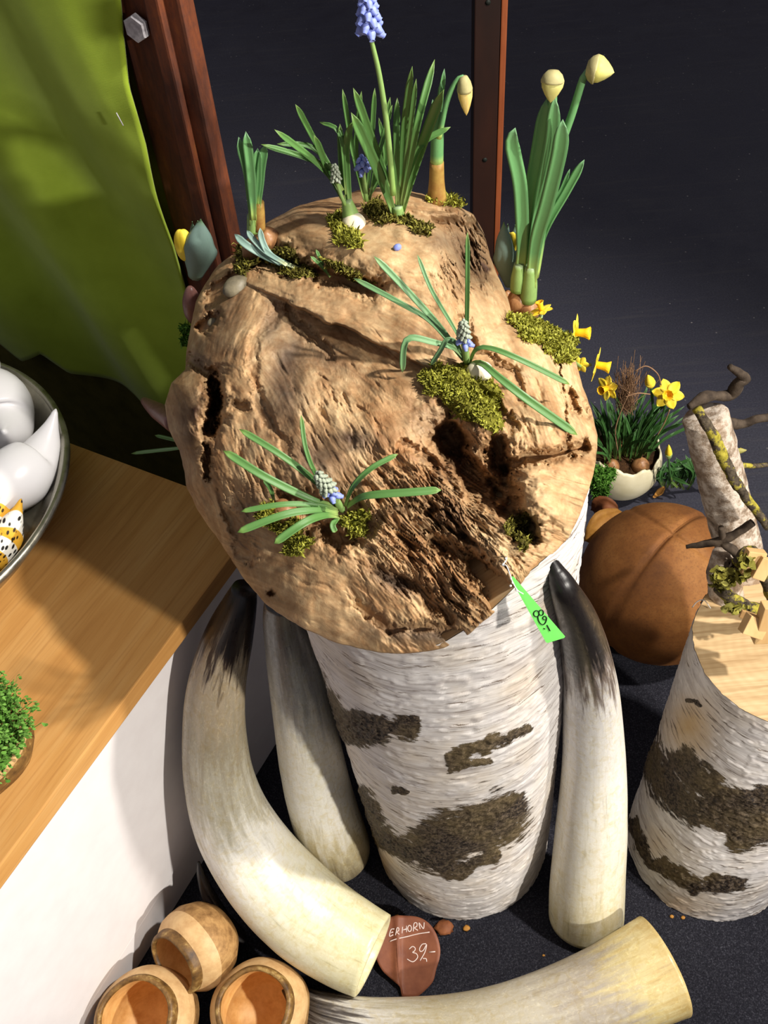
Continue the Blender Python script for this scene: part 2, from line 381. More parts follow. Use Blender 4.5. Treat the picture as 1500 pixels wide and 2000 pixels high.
MAT['twig'] = simple('dark_twig_bark', srgb(46, 38, 32), srgb(84, 72, 60), 80, .85, .15, .5)
def mk_branch():
    d = ND('silvery_branch_bark', .5, .4); v = d.co(); n = d.noise(v, 60, 6, .72); b = d.noise(v, 14, 4)
    c = d.ramp(n, [(.3, srgb(80, 66, 54)), (.45, srgb(146, 128, 110)), (.58, srgb(204, 192, 178)), (.75, srgb(150, 132, 114))])
    c = d.mix(d.ramp(b, [(.45, 0.0), (.7, .6)]), c, srgb(140, 112, 82)); d.col(c); d.bump(n, .7, .003); return d.m
MAT['branch'] = mk_branch()
def mk_pot(name, a, b, c3):
    d = ND(name, .5, .35); v = d.co(); n = d.noise(v, 60, 5, .65); f = d.noise(d.mp(v, (1, 1, 6)), 60, 4)
    c = d.ramp(n, [(.3, a), (.55, b), (.75, c3)]); d.col(d.mix(d.ramp(f, [(.45, 0.0), (.7, .4)]), c, a)); d.bump(n, .25, .001); return d.m
MAT['pot_out'] = mk_pot('turned_shell_outside', srgb(112, 78, 44), srgb(176, 136, 86), srgb(196, 158, 104))
MAT['pot_rim'] = mk_pot('speckled_shell_rim', srgb(66, 44, 24), srgb(128, 94, 48), srgb(206, 176, 110))
MAT['pot_in'] = mk_pot('smooth_shell_inside', srgb(204, 150, 84), srgb(226, 178, 112), srgb(234, 190, 126))
MAT['pot_shoulder'] = mk_pot('sanded_shell_shoulder', srgb(186, 146, 98), srgb(208, 172, 122), srgb(216, 182, 132))
def mk_metal():
    d = ND('brushed_pewter', .28, .5); d.b.inputs['Metallic'].default_value = .9; v = d.co(); n = d.noise(v, 50, 5)
    d.col(d.mix(n, srgb(130, 126, 112), srgb(176, 172, 158))); d.rough(d.ramp(n, [(.3, .22), (.7, .42)])); return d.m
MAT['pewter'] = mk_metal()
MAT['china'] = simple('white_glazed_ceramic', srgb(232, 230, 232), srgb(238, 236, 238), 10, .25, .5, 0)
def mk_feather():
    d = ND('feather_print', .6, .3); v = d.co(); z = d.n('ShaderNodeSeparateXYZ', {0: d.mp(v, (1, 1, 1))}).outputs
    vo = d.vor(d.mp(v, (1, .45, 1)), 170); bl = d.ramp(vo, [(.28, srgb(24, 22, 22)), (.4, srgb(236, 232, 222))])
    bl2 = d.ramp(vo, [(.22, srgb(44, 30, 14)), (.34, srgb(224, 168, 52))])
    band = d.n('ShaderNodeTexWave', {'Vector': v, 'Scale': 9.0, 'Distortion': 2.0}, bands_direction='Y').outputs[1]
    d.col(d.mix(d.ramp(band, [(.5, 0.0), (.56, 1.0)]), bl, bl2)); return d.m
MAT['feather'] = mk_feather()
MAT['gold'] = simple('brass_foot', srgb(170, 130, 66), srgb(200, 160, 90), 40, .35, .5, .05)
MAT['tuft'] = simple('dry_grass_fibre', srgb(120, 92, 70), srgb(160, 124, 92), 80, .8, .2, 0)

# ---------------------------------------------------------------- the setting
def struct(o): o['kind'] = 'structure'; return o
v, f = box((0, 4.0, -.02), (1, 0, 0), (0, 1, 0), (0, 0, 1), 5, 6, .02); struct(mesh('floor', v, f, MAT['floor'], smooth=False))
v, f = box((0, 8.0, 1.9), (1, 0, 0), (0, 1, 0), (0, 0, 1), 5, .05, 1.9); struct(mesh('wall_back', v, f, simple('brown_hall_wall', srgb(70, 56, 46), srgb(84, 68, 56), 3, .8, .2, 0), smooth=False))
v, f = box((.1, -.2, .002), (1, 0, 0), (0, 1, 0), (0, 0, 1), 2.4, 1.22, .002); struct(mesh('floor_carpet', v, f, MAT['carpet'], smooth=False))

# cabinet frame: e runs along the front edge (away from the eye), s points out of the front
e = nrm(np.array([.517, .856, 0])); s = nrm(np.array([.856, -.517, 0])); up = np.array([0, 0, 1.])
corner = at_z(537, 1013, .53) - s * .019; corner[2] = 0            # far right corner of the worktop
edge = s @ corner                                         # front edge of worktop in s
def W(a, b, z): return corner + e * a + s * b + up * z    # a: along, b: outward from the worktop edge
LEN, DEP = 1.9, .75
cab = thing('cabinet', 'white lacquered low cabinet with plinth under the wooden worktop', 'cabinet', W(-LEN / 2, -.3, 0))
def slab(a0, a1, b0, b1, z0, z1, bev=.001): return box(W((a0 + a1) / 2, (b0 + b1) / 2, (z0 + z1) / 2), e, s, up, (a1 - a0) / 2, (b1 - b0) / 2, (z1 - z0) / 2, bev)
mesh('front_panel', *slab(-LEN, -.02, -.04, -.018, .085, .498), MAT['white'], cab, smooth=False)
mesh('plinth', *slab(-LEN, -.02, -.045, -.0195, .0045, .082), MAT['white'], cab, smooth=False)
mesh('carcass', *slab(-LEN, -.022, -DEP + .02, -.046, .0045, .498), MAT['white'], cab, smooth=False)
v, f = slab(-LEN - .01, 0, -DEP, 0, .5, .53, .002)
top = mesh('worktop', v, f, MAT['counter'], smooth=False, attrs={'u': np.stack([(v - corner) @ e, (v - corner) @ s, v[:, 2]], 1)})
tag(top, 'oiled beech worktop along the left with the dish on it', 'worktop')

# green cloth backdrop behind the far end of the worktop
cp0 = corner + e * .19
def Wc(b, z, off=0): return cp0 + s * b + up * z + e * off
def cloth_x_edge(z): return 0
cl = thing('backdrop_cloth', 'lime green knitted cloth hanging behind the worktop', 'cloth', Wc(-.5, .0))
nb, nz = 150, 120
cr0 = Wc(0, 0)
def b_of(px, py):
    r = ray(px, py); t = (e @ (cp0 - CP)) / (e @ r); P = CP + r * t; return (P - cp0) @ s, P[2]
edge_pts = np.array([b_of(*q) for q in ((236, -60), (247, 40), (262, 130), (300, 240), (322, 330), (350, 430), (364, 540), (372, 640), (385, 800))])
edge_pts = edge_pts[np.argsort(edge_pts[:, 1])]
hem_pts = np.array([b_of(*q) for q in ((-400, 540), (-200, 600), (0, 662), (60, 690), (100, 672), (150, 715), (240, 752), (330, 800), (420, 840))])
V = []; U = []
for i in range(nz):
    for j in range(nb):
        tz = i / (nz - 1); tb = j / (nb - 1)
        zt = 1.6
        br = np.interp(.45 + tz * (zt - .45), edge_pts[:, 1], edge_pts[:, 0]); bb = -1.2 + tb * (br + 1.2)
        zl = np.interp(bb, hem_pts[:, 0], hem_pts[:, 1]); z = zl + tz * (zt - zl)
        V.append((bb, z))
V = np.array(V)
fold = .012 * (n2(V[:, 0] * 9 + V[:, 1] * 2.2, V[:, 1] * 1.4, 3, 3) - .5) + .014 * np.sin((V[:, 0] + V[:, 1] * .42) * 24 + 2.0 * n2(V[:, 0] * 3, V[:, 1] * 2, 2, 9)) * np.clip((1.35 - V[:, 1]) / .5, .15, 1)
P = np.array([Wc(b, z, -.016 + fo) for (b, z), fo in zip(V, fold)])
fa = [(i * nb + j, i * nb + j + 1, (i + 1) * nb + j + 1, (i + 1) * nb + j) for i in range(nz - 1) for j in range(nb - 1)]
c_o = mesh('cloth_sheet', P, fa, MAT['cloth'], cl, attrs={'u': np.stack([V[:, 0], np.zeros(len(V)), V[:, 1]], 1)})
so = c_o.modifiers.new('thick', 'SOLIDIFY'); so.thickness = .003
# edge overlock stitches and a staple
st = [(b_of(x, y)) for x, y in ((262, 193), (275, 218))]
stp = mesh('staple', *sweep(np.array([Wc(b, z, -.034) for b, z in st]), .0007, 6), MAT['zinc'], cl)
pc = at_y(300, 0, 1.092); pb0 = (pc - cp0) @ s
o = mesh('backing_board', *box(Wc(pb0 - .60, .72, .012), s, e, up, .60, .006, .72), MAT['olive_board'], smooth=False)  # added panel, its dark colour stands for the cloth's shaded lower part
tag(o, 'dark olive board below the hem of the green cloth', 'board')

# rusty upright with its bolt, at the edge of the cloth
po = thing('steel_upright', 'rusty brown steel upright with a hexagonal bolt beside the green cloth', 'post', (pc[0], pc[1], 0))
hw = .0447
v, f = box((pc[0], pc[1], .85), s, e, up, hw, .012, .85, .004); mesh('bar', v, f, MAT['rust'], po, smooth=False)
v, f = box(np.array([pc[0], pc[1], .85]) + s * .014 - e * .016, s, e, up, .010, .006, .85, .003); mesh('raised_strip', v, f, MAT['rust'], po, smooth=False)
bt = np.array([pc[0], pc[1], 0]) - e * .0165 - s * .024
r_ = ray(272, 51); tt = (e @ (bt - CP)) / (e @ r_); bz = CP + r_ * tt
Rb = basis(-e, up)
v, f = lathe([(.0001, .0), (.0135, .0), (.0145, .001), (.0145, .008), (.013, .0095), (.0001, .0095)], 6)
mesh('bolt', v @ Rb.T + bz, f, MAT['zinc'], po, smooth=False)
# slim dark post further back
tp = at_y(960, 0, 1.55)
tpo = thing('slim_post', 'slim dark brown post with an orange edge standing on the black floor', 'post', (tp[0], tp[1], 0))
mesh('post_face', *box((tp[0] - .008, tp[1], .8), (1, 0, 0), (0, 1, 0), up, .0205, .018, .8, .002), MAT['post'], tpo, smooth=False)
mesh('post_edge', *box((tp[0] + .0175, tp[1] - .002, .8), (1, 0, 0), (0, 1, 0), up, .005, .018, .8, .002), MAT['post_edge'], tpo, smooth=False)
for zz in (.86, .60):
    q = np.array([tp[0] - .008, tp[1] - .0185, zz]); v, f = lathe([(.0001, 0), (.004, 0), (.004, .001), (.0001, .001)], 10)
    mesh('bolt_hole', v @ basis((0, -1, 0)).T + q, f, MAT['ink'], tpo)
# ---------------------------------------------------------------- birch stumps
def stump(name, c0, c1, r0, r1, z0, z1, patches, tints, label, na=420, nzv=420, seed=0, cut=True, mat='birch', topwarp=None):
    th = np.linspace(0, 2 * np.pi, na, endpoint=False); zt = np.linspace(0, 1, nzv)
    T, Z = np.meshgrid(th, zt); T = T.ravel(); Z = Z.ravel()
    cx = c0[0] + (c1[0] - c0[0]) * Z; cy = c0[1] + (c1[1] - c0[1]) * Z; z = z0 + (z1 - z0) * Z
    if topwarp is not None: z = z + Z * topwarp(T)
    r = r0 + (r1 - r0) * Z
    q = np.stack([np.cos(T), np.sin(T), z * 6], -1)
    r = r * (1 + .05 * (fbm(q * 1.3 + seed, 3, seed) - .5))
    P = np.stack([cx + np.cos(T) * r, cy + np.sin(T) * r, z], -1)
    pj = proj(P); vis = ((P[:, :2] - np.stack([cx, cy], -1)) * (CP[:2] - np.stack([cx, cy], -1))).sum(1) > -.01
    dark = np.zeros(len(P)); tint = np.zeros(len(P))
    wx = pj[:, 0] + 26 * (n2(pj[:, 0] / 40, pj[:, 1] / 40, 3, 5) - .5); wy = pj[:, 1] + 44 * (n2(pj[:, 0] / 50, pj[:, 1] / 30, 4, 6) - .5)
    for pl, wd in patches:
        pl = np.array(pl, float); d = seg_dist(wx, wy, pl[:, :2]); dark = np.maximum(dark, np.where(vis, np.clip(1.05 - .5 * (d / wd) ** 1.6, 0, 1), 0))
    bk = fbm(np.stack([np.cos(T) * 1.4, np.sin(T) * 1.4, z * 9], -1) + 3.3 + seed, 3, 50)
    dark = np.maximum(dark, np.where(vis, 0, np.clip((bk - .56) * 9, 0, 1)))
    for (tx, ty, rx, ry, a) in tints: tint = np.maximum(tint, np.where(vis, a * np.exp(-((wx - tx) / rx) ** 2 - ((wy - ty) / ry) ** 2), 0))
    nr = np.stack([np.cos(T), np.sin(T), np.zeros_like(T)], -1)
    qf = np.stack([np.cos(T) * 22, np.sin(T) * 22, z * 260 + 6 * fbm(q * 2, 2, 8)], -1)
    curl = np.clip(fbm(qf * .55, 4, 21) - .55, 0, 1) * 9
    rough = fbm(P * 190, 4, 33, .7) - .5
    disp = (1 - dark) * .0010 * np.clip(curl, 0, 1) + np.clip(dark * 2 - 1, 0, 1) * (.0015 + .010 * rough)
    P = P + nr * disp[:, None]
    low = np.clip(1 - (z - z0) / .03, 0, 1); P[:, 2] += low * .012 * (fbm(np.stack([np.cos(T) * 6, np.sin(T) * 6, T * 0], -1), 3, 70) - .45)
    P[:, 2] = np.maximum(P[:, 2], z0)
    fa = []
    idx = np.arange(na * nzv).reshape(nzv, na); nx = np.roll(idx, -1, 1)
    fa = np.stack([idx[:-1], nx[:-1], nx[1:], idx[1:]], -1).reshape(-1, 4)
    t = thing(name, label, 'stump', (c0[0], c0[1], z0))
    mesh('bark', P, fa, MAT[mat], t, attrs={'dark': dark, 'tint': tint})
    # sawn top
    ring = P.reshape(nzv, na, 3)[-1]; cc = ring.mean(0); k = 14; V = [cc + np.array([0, 0, -.001])]
    for i in range(1, k + 1): V += list(cc + (ring - cc) * (i / k) * (1 if i < k else .996))
    V = np.array(V); V[1:, 2] += .0016 * (fbm(V[1:] * 60, 3, 5) - .5)
    ff = [(0, 1 + j, 1 + (j + 1) % na) for j in range(na)]
    for i in range(k - 1):
        for j in range(na):
            a, b = 1 + i * na + j, 1 + i * na + (j + 1) % na; ff.append((a, a + na, b + na, b))
    mesh('sawn_top', V, ff, MAT['cut'], t, attrs={'u': V - cc})
    return t
def seg_dist(x, y, pl):
    best = np.full(np.shape(x), 1e9)
    for a, b in zip(pl[:-1], pl[1:]):
        ab = b - a; L = (ab ** 2).sum() + 1e-9; t = np.clip(((x - a[0]) * ab[0] + (y - a[1]) * ab[1]) / L, 0, 1)
        best = np.minimum(best, np.hypot(x - a[0] - t * ab[0], y - a[1] - t * ab[1]))
    return best

ZB = .75
stump('birch_stump', (.074, .592), (.045, .616), .131, .148, .0045, ZB - .004,
      [([(610, 1330), (650, 1400), (700, 1430), (750, 1430)], 30), ([(690, 1400), (760, 1415), (800, 1420)], 22),
       ([(880, 1480), (960, 1455), (1030, 1420)], 13), ([(885, 1500), (950, 1490)], 9),
       ([(700, 1570), (720, 1620), (790, 1660), (870, 1690)], 20), ([(840, 1650), (900, 1625), (980, 1600)], 52), ([(930, 1590), (1000, 1580)], 34), ([(700, 1540), (740, 1600)], 16),
       ([(780, 1640), (900, 1695), (960, 1670)], 16), ([(770, 1540), (790, 1548)], 8)],
      [(790, 1760, 30, 40, .0), (740, 1720, 25, 60, .8), (1075, 1200, 20, 60, .35), (900, 1640, 60, 40, .3), (1020, 1330, 40, 40, .25)],
      'tall birch bark stump carrying the weathered wooden burl', seed=1, topwarp=lambda T: np.interp(np.degrees(np.arctan2(np.sin(T), np.cos(T))), [-105, -90, -75, -60, -45, -30, -15, 0, 20], [0, .016, .05, .086, .092, .112, .11, .06, 0]))

# ---------------------------------------------------------------- the burl
OUT = np.array([(520, 437), (580, 403), (660, 385), (700, 372), (740, 366), (790, 370), (840, 383), (890, 398), (925, 418), (945, 455), (957, 500), (972, 540), (988, 575), (1000, 612), (1040, 630), (1085, 655), (1120, 685),
   (1128, 720), (1138, 755), (1152, 792), (1166, 850), (1160, 920), (1140, 985), (1112, 1050), (1080, 1082), (1050, 1098), (1026, 1130), (1000, 1165), (962, 1198), (940, 1217), (910, 1243), (870, 1265),
   (800, 1277), (740, 1275), (680, 1262), (620, 1240), (570, 1215), (520, 1180), (480, 1135), (450, 1090), (420, 1045), (390, 1000), (365, 955), (360, 920), (350, 880), (330, 840), (322, 790), (335, 748), (362, 722), (364, 690),
   (372, 640), (382, 590), (402, 552), (425, 518), (465, 492), (490, 472), (505, 452)], float)
BC = np.array([745., 830.])
_a = np.arctan2(OUT[:, 1] - BC[1], OUT[:, 0] - BC[0]); _r = np.hypot(OUT[:, 0] - BC[0], OUT[:, 1] - BC[1]); _o = np.argsort(_a); _a, _r = _a[_o], _r[_o]
def Rout(th): 
    return np.interp(th, np.concatenate([_a - 2 * np.pi, _a, _a + 2 * np.pi]), np.tile(_r, 3)) + 5 * (n2(np.cos(th) * 14, np.sin(th) * 14, 3, 77) - .5)
CT = np.array([(750, 1275, .876), (750, 1150, .847), (750, 1000, .837), (750, 800, .852), (750, 600, .90), (750, 480, .935), (740, 385, .985), (335, 800, .94), (380, 1000, .925), (480, 1130, .915), (1155, 860, .86),
   (1085, 1070, .822), (1036, 1104, .808), (957, 1192, .832), (1141, 961, .832), (530, 440, .99), (400, 560, .985), (950, 470, .965), (1000, 600, .935), (550, 1000, .865), (550, 800, .875), (500, 620, .925), (950, 1000, .828), (950, 800, .85), (900, 600, .895), (620, 1200, .875),
   (900, 1235, .852), (450, 900, .895), (1050, 1000, .815), (600, 500, .955), (850, 420, .965), (1100, 720, .90)], float)
_k = lambda r: np.where(r > 0, r * r * np.log(r + 1e-9), 0)
def _rbf():
    X = CT[:, :2] / 500; n = len(X); K = _k(np.linalg.norm(X[:, None] - X[None], axis=-1)) + np.eye(n) * .01; Pm = np.c_[np.ones(n), X]
    A = np.zeros((n + 3, n + 3)); A[:n, :n] = K; A[:n, n:] = Pm; A[n:, :n] = Pm.T
    return np.linalg.solve(A, np.r_[CT[:, 2], 0, 0, 0])
_W = _rbf()
def G(x, y, cx, cy, rx, ry, ang=0):
    c, s_ = math.cos(math.radians(ang)), math.sin(math.radians(ang)); u = (x - cx) * c + (y - cy) * s_; v = -(x - cx) * s_ + (y - cy) * c
    return np.exp(-(u / rx) ** 2 - (v / ry) ** 2)
def sst(t): t = np.clip(t, 0, 1); return t * t * (3 - 2 * t)
# grain directions: centre, radius, angle of the fibres (deg, image sense)
FLOW = [(820, 1080, 190, 48), (1050, 760, 150, 66), (1080, 980, 110, 20), (560, 1190, 150, 22), (420, 900, 130, 72), (600, 780, 140, 62), (640, 580, 130, 12), (740, 480, 140, 18), (920, 520, 90, 62), (700, 700, 110, 35), (450, 620, 90, 110)]
def grain(x, y, L, Wd, seed, o=4):
    wx = x + 50 * (n2(x / 130, y / 130, 2, seed + 1) - .5); wy = y + 50 * (n2(x / 130, y / 130, 2, seed + 2) - .5)
    gs = []; den = 1e-6
    for k, (cx, cy, r, a) in enumerate(FLOW):
        g = np.exp(-((x - cx) ** 2 + (y - cy) ** 2) / r ** 2) + 1e-5; g = g ** 1.5
        gs.append(g); den = den + g
    num = np.zeros_like(x)
    for k, ((cx, cy, r, a), g) in enumerate(zip(FLOW, gs)):
        q = np.nonzero(g > .03 * den)[0]; c, s_ = math.cos(math.radians(a)), math.sin(math.radians(a)); X_, Y_ = wx[q], wy[q]
        num[q] += g[q] * (n2((X_ * c + Y_ * s_) / L, (-X_ * s_ + Y_ * c) / Wd, o, seed + 11 * k) - .5)
    return num / den
def burl_fields(x, y):
    x = np.asarray(x, float); y = np.asarray(y, float)
    X = np.stack([x, y], -1) / 500; D = _W[-3] + _W[-2] * X[..., 0] + _W[-1] * X[..., 1]
    for i in range(len(CT)): D = D + _W[i] * _k(np.linalg.norm(X - CT[i, :2] / 500, axis=-1))
    th = np.arctan2(y - BC[1], x - BC[0]); s_ = np.hypot(x - BC[0], y - BC[1]) / Rout(th)
    bot = np.maximum(sst((np.sin(th) - .55) / .3), sst((np.cos(th - .62) - .80) / .15)); t = np.clip((s_ - .80) / .20, 0, 1)
    D = D + (.055 * (1 - bot) + .012 * bot) * (1 - np.sqrt(np.clip(1 - t * t, 0, 1)))
    wx = x + 22 * (n2(x / 45, y / 45, 3, 91) - .5); wy = y + 22 * (n2(x / 45, y / 45, 3, 92) - .5)
    wmod = .40 + 1.2 * n2(x / 20, y / 20, 3, 93); jx = wx + 20 * (n2(x / 13, y / 13, 4, 94, .65) - .5); jy = wy + 20 * (n2(x / 13, y / 13, 4, 95, .65) - .5)
    def gr(pl, w_, dep):
        pl = np.array(pl, float); lo, hi = pl.min(0) - 70, pl.max(0) + 70; q = np.nonzero((x > lo[0]) & (x < hi[0]) & (y > lo[1]) & (y < hi[1]))[0]; r = np.zeros_like(x)
        if len(q): k = seg_dist(jx[q], jy[q], pl) / (w_ * 1.35 * wmod[q]); r[q] = dep * (.75 * sst(1.25 - k) + .25 * np.exp(-(k * .75) ** 2))
        return r
    # --- big forms
    D = D + gr([(470, 505), (540, 520), (600, 528), (660, 545), (730, 566)], 15, .038)          # mossy crevice
    D = D + gr([(500, 485), (560, 500)], 22, .016)
    D = D - .016 * G(x, y, 650, 470, 120, 34, 24)                                              # back block
    D = D - .014 * G(x, y, 790, 500, 90, 60, 20)
    side = sst(((wx - 560) * .25 - (wy - (590 + .22 * (wx - 560))) * 1.0) / 6 + .5)               # ledge: above the line = proud
    led = G(x, y, 690, 640, 150, 70, 12)
    D = D + led * (.030 * (1 - side) - .012 * side)
    D = D + .010 * G(x, y, 560, 690, 60, 90, 10) - .008 * G(x, y, 470, 700, 35, 90, 5)
    D = D + gr([(560, 600), (590, 640), (640, 690)], 10, .012)
    D = D + gr([(540, 600), (500, 660), (492, 730), (510, 800), (560, 880)], 10, .006)
    D = D - .012 * G(x, y, 790, 880, 90, 50, 30)                                               # smooth orange boss
    D = D + gr([(418, 752), (420, 790), (414, 835)], 10, .090) + gr([(428, 770), (426, 800)], 9, .06)      # long dark hole
    D = D - .012 * G(x, y, 368, 790, 34, 60, 0)                                                 # knob left of it
    D = D + gr([(404, 870), (402, 905), (408, 935)], 6, .03) + gr([(366, 700), (385, 715), (405, 730)], 9, .03)
    D = D + gr([(395, 640), (412, 628), (420, 620)], 9, .028) + gr([(415, 580), (432, 560), (450, 545)], 13, .022)
    D = D + gr([(460, 790), (480, 800)], 9, .012)
    D = D + gr([(560, 985), (620, 1000), (690, 1000), (712, 1030)], 24, .022) + gr([(640, 1035), (665, 1055), (680, 1050)], 14, .035)   # planting hollow
    D = D + gr([(455, 1010), (470, 1050), (480, 1080)], 15, .016)
    D = D + gr([(531, 1159), (533, 1161)], 6, .02)
    # deep crevices right
    D = D + gr([(872, 850), (885, 880), (905, 910), (930, 940), (955, 970)], 24, .055) + gr([(872, 845), (882, 872)], 18, .04)
    D = D - .022 * G(x, y, 935, 845, 38, 62, 65) 
    D = D + gr([(976, 868), (975, 910), (985, 950), (1000, 1000), (1030, 1040)], 18, .060)
    D = D + gr([(985, 915), (1030, 898), (1085, 888), (1140, 872)], 10, .030)
    ov = G(x, y, 1075, 850, 90, 48, -8) * sst((905 - (wx - 985) * .2 - wy) / 7 + .5); D = D - .020 * ov
    D = D - .016 * G(x, y, 1060, 970, 60, 70, 30)
    D = D + gr([(940, 760), (975, 800), (1000, 830)], 9, .016) + gr([(905, 620), (930, 690), (1000, 730), (1020, 780)], 10, .012)
    D = D + gr([(1112, 770), (1120, 790), (1126, 800)], 8, .028) + gr([(1142, 790), (1150, 815)], 7, .02)
    D = D + gr([(1088, 690), (1098, 760), (1106, 830), (1108, 880)], 2.2, .010)
    D = D - .012 * G(x, y, 1010, 640, 40, 110, -28)
    # step down to the dark eroded face at the back right
    D = D + .042 * sst((wx - (835 + (wy - 440) * .70)) / 26) * sst((570 - wy) / 40) * sst((wy - 415) / 25)
    # toes along the lower edge
    D = D + gr([(930, 1110), (960, 1135), (990, 1165)], 18, .050) + gr([(850, 1055), (900, 1082), (940, 1105)], 14, .026)
    D = D + gr([(740, 1115), (775, 1135), (810, 1140), (880, 1215)], 11, .016) + gr([(700, 1180), (760, 1225), (820, 1225), (900, 1240)], 9, .012)
    D = D - .010 * G(x, y, 905, 1160, 60, 34, 52) - .008 * G(x, y, 985, 1105, 22, 50, -25)
    D = D + gr([(790, 870), (830, 890), (845, 905)], 9, .012)
    # --- erosion: torn fibres, stronger low right, weak on the smooth faces
    er = .22 + 1.5 * G(x, y, 850, 1050, 150, 110, 48) + .8 * G(x, y, 900, 1170, 90, 50, 45) + 1.1 * G(x, y, 930, 915, 90, 80) + .15 * G(x, y, 720, 820, 150, 70, 20) + .2 * G(x, y, 660, 740, 120, 50, 15) + 1.8 * G(x, y, 925, 500, 55, 80, 60) + .8 * G(x, y, 880, 425, 60, 25, 10) + .4 * G(x, y, 480, 960, 60, 80)
    er = er * (1 - .75 * G(x, y, 760, 490, 100, 60, 20)) * (1 - .6 * G(x, y, 600, 1180, 120, 60, 15)) * (1 - .6 * G(x, y, 1060, 980, 50, 60)) * (1 - .5 * G(x, y, 790, 880, 70, 40, 30))
    g1 = grain(x, y, 120, 20, 5, 4); g2 = grain(x, y, 34, 8, 60, 3); g3 = n2(x / 26, y / 26, 4, 123) - .5
    pit = np.clip(grain(x, y, 60, 16, 140, 4) - .06, 0, 1)
    saw = (g1 + .5) * 9; saw = saw - np.floor(saw)
    D = D + er * (.005 * saw * np.clip(er - .1, 0, 1) + .010 * g1 + .007 * g2 + .006 * g3 + .085 * pit) + .022 * (n2(x / 85, y / 85, 3, 7) - .5)
    return D, g1, g2, er, s_
def BD(px, py): return float(burl_fields(np.array([px]), np.array([py]))[0][0])
def bp(px, py, lift=0.0): return at_d(px, py, BD(px, py) - lift)

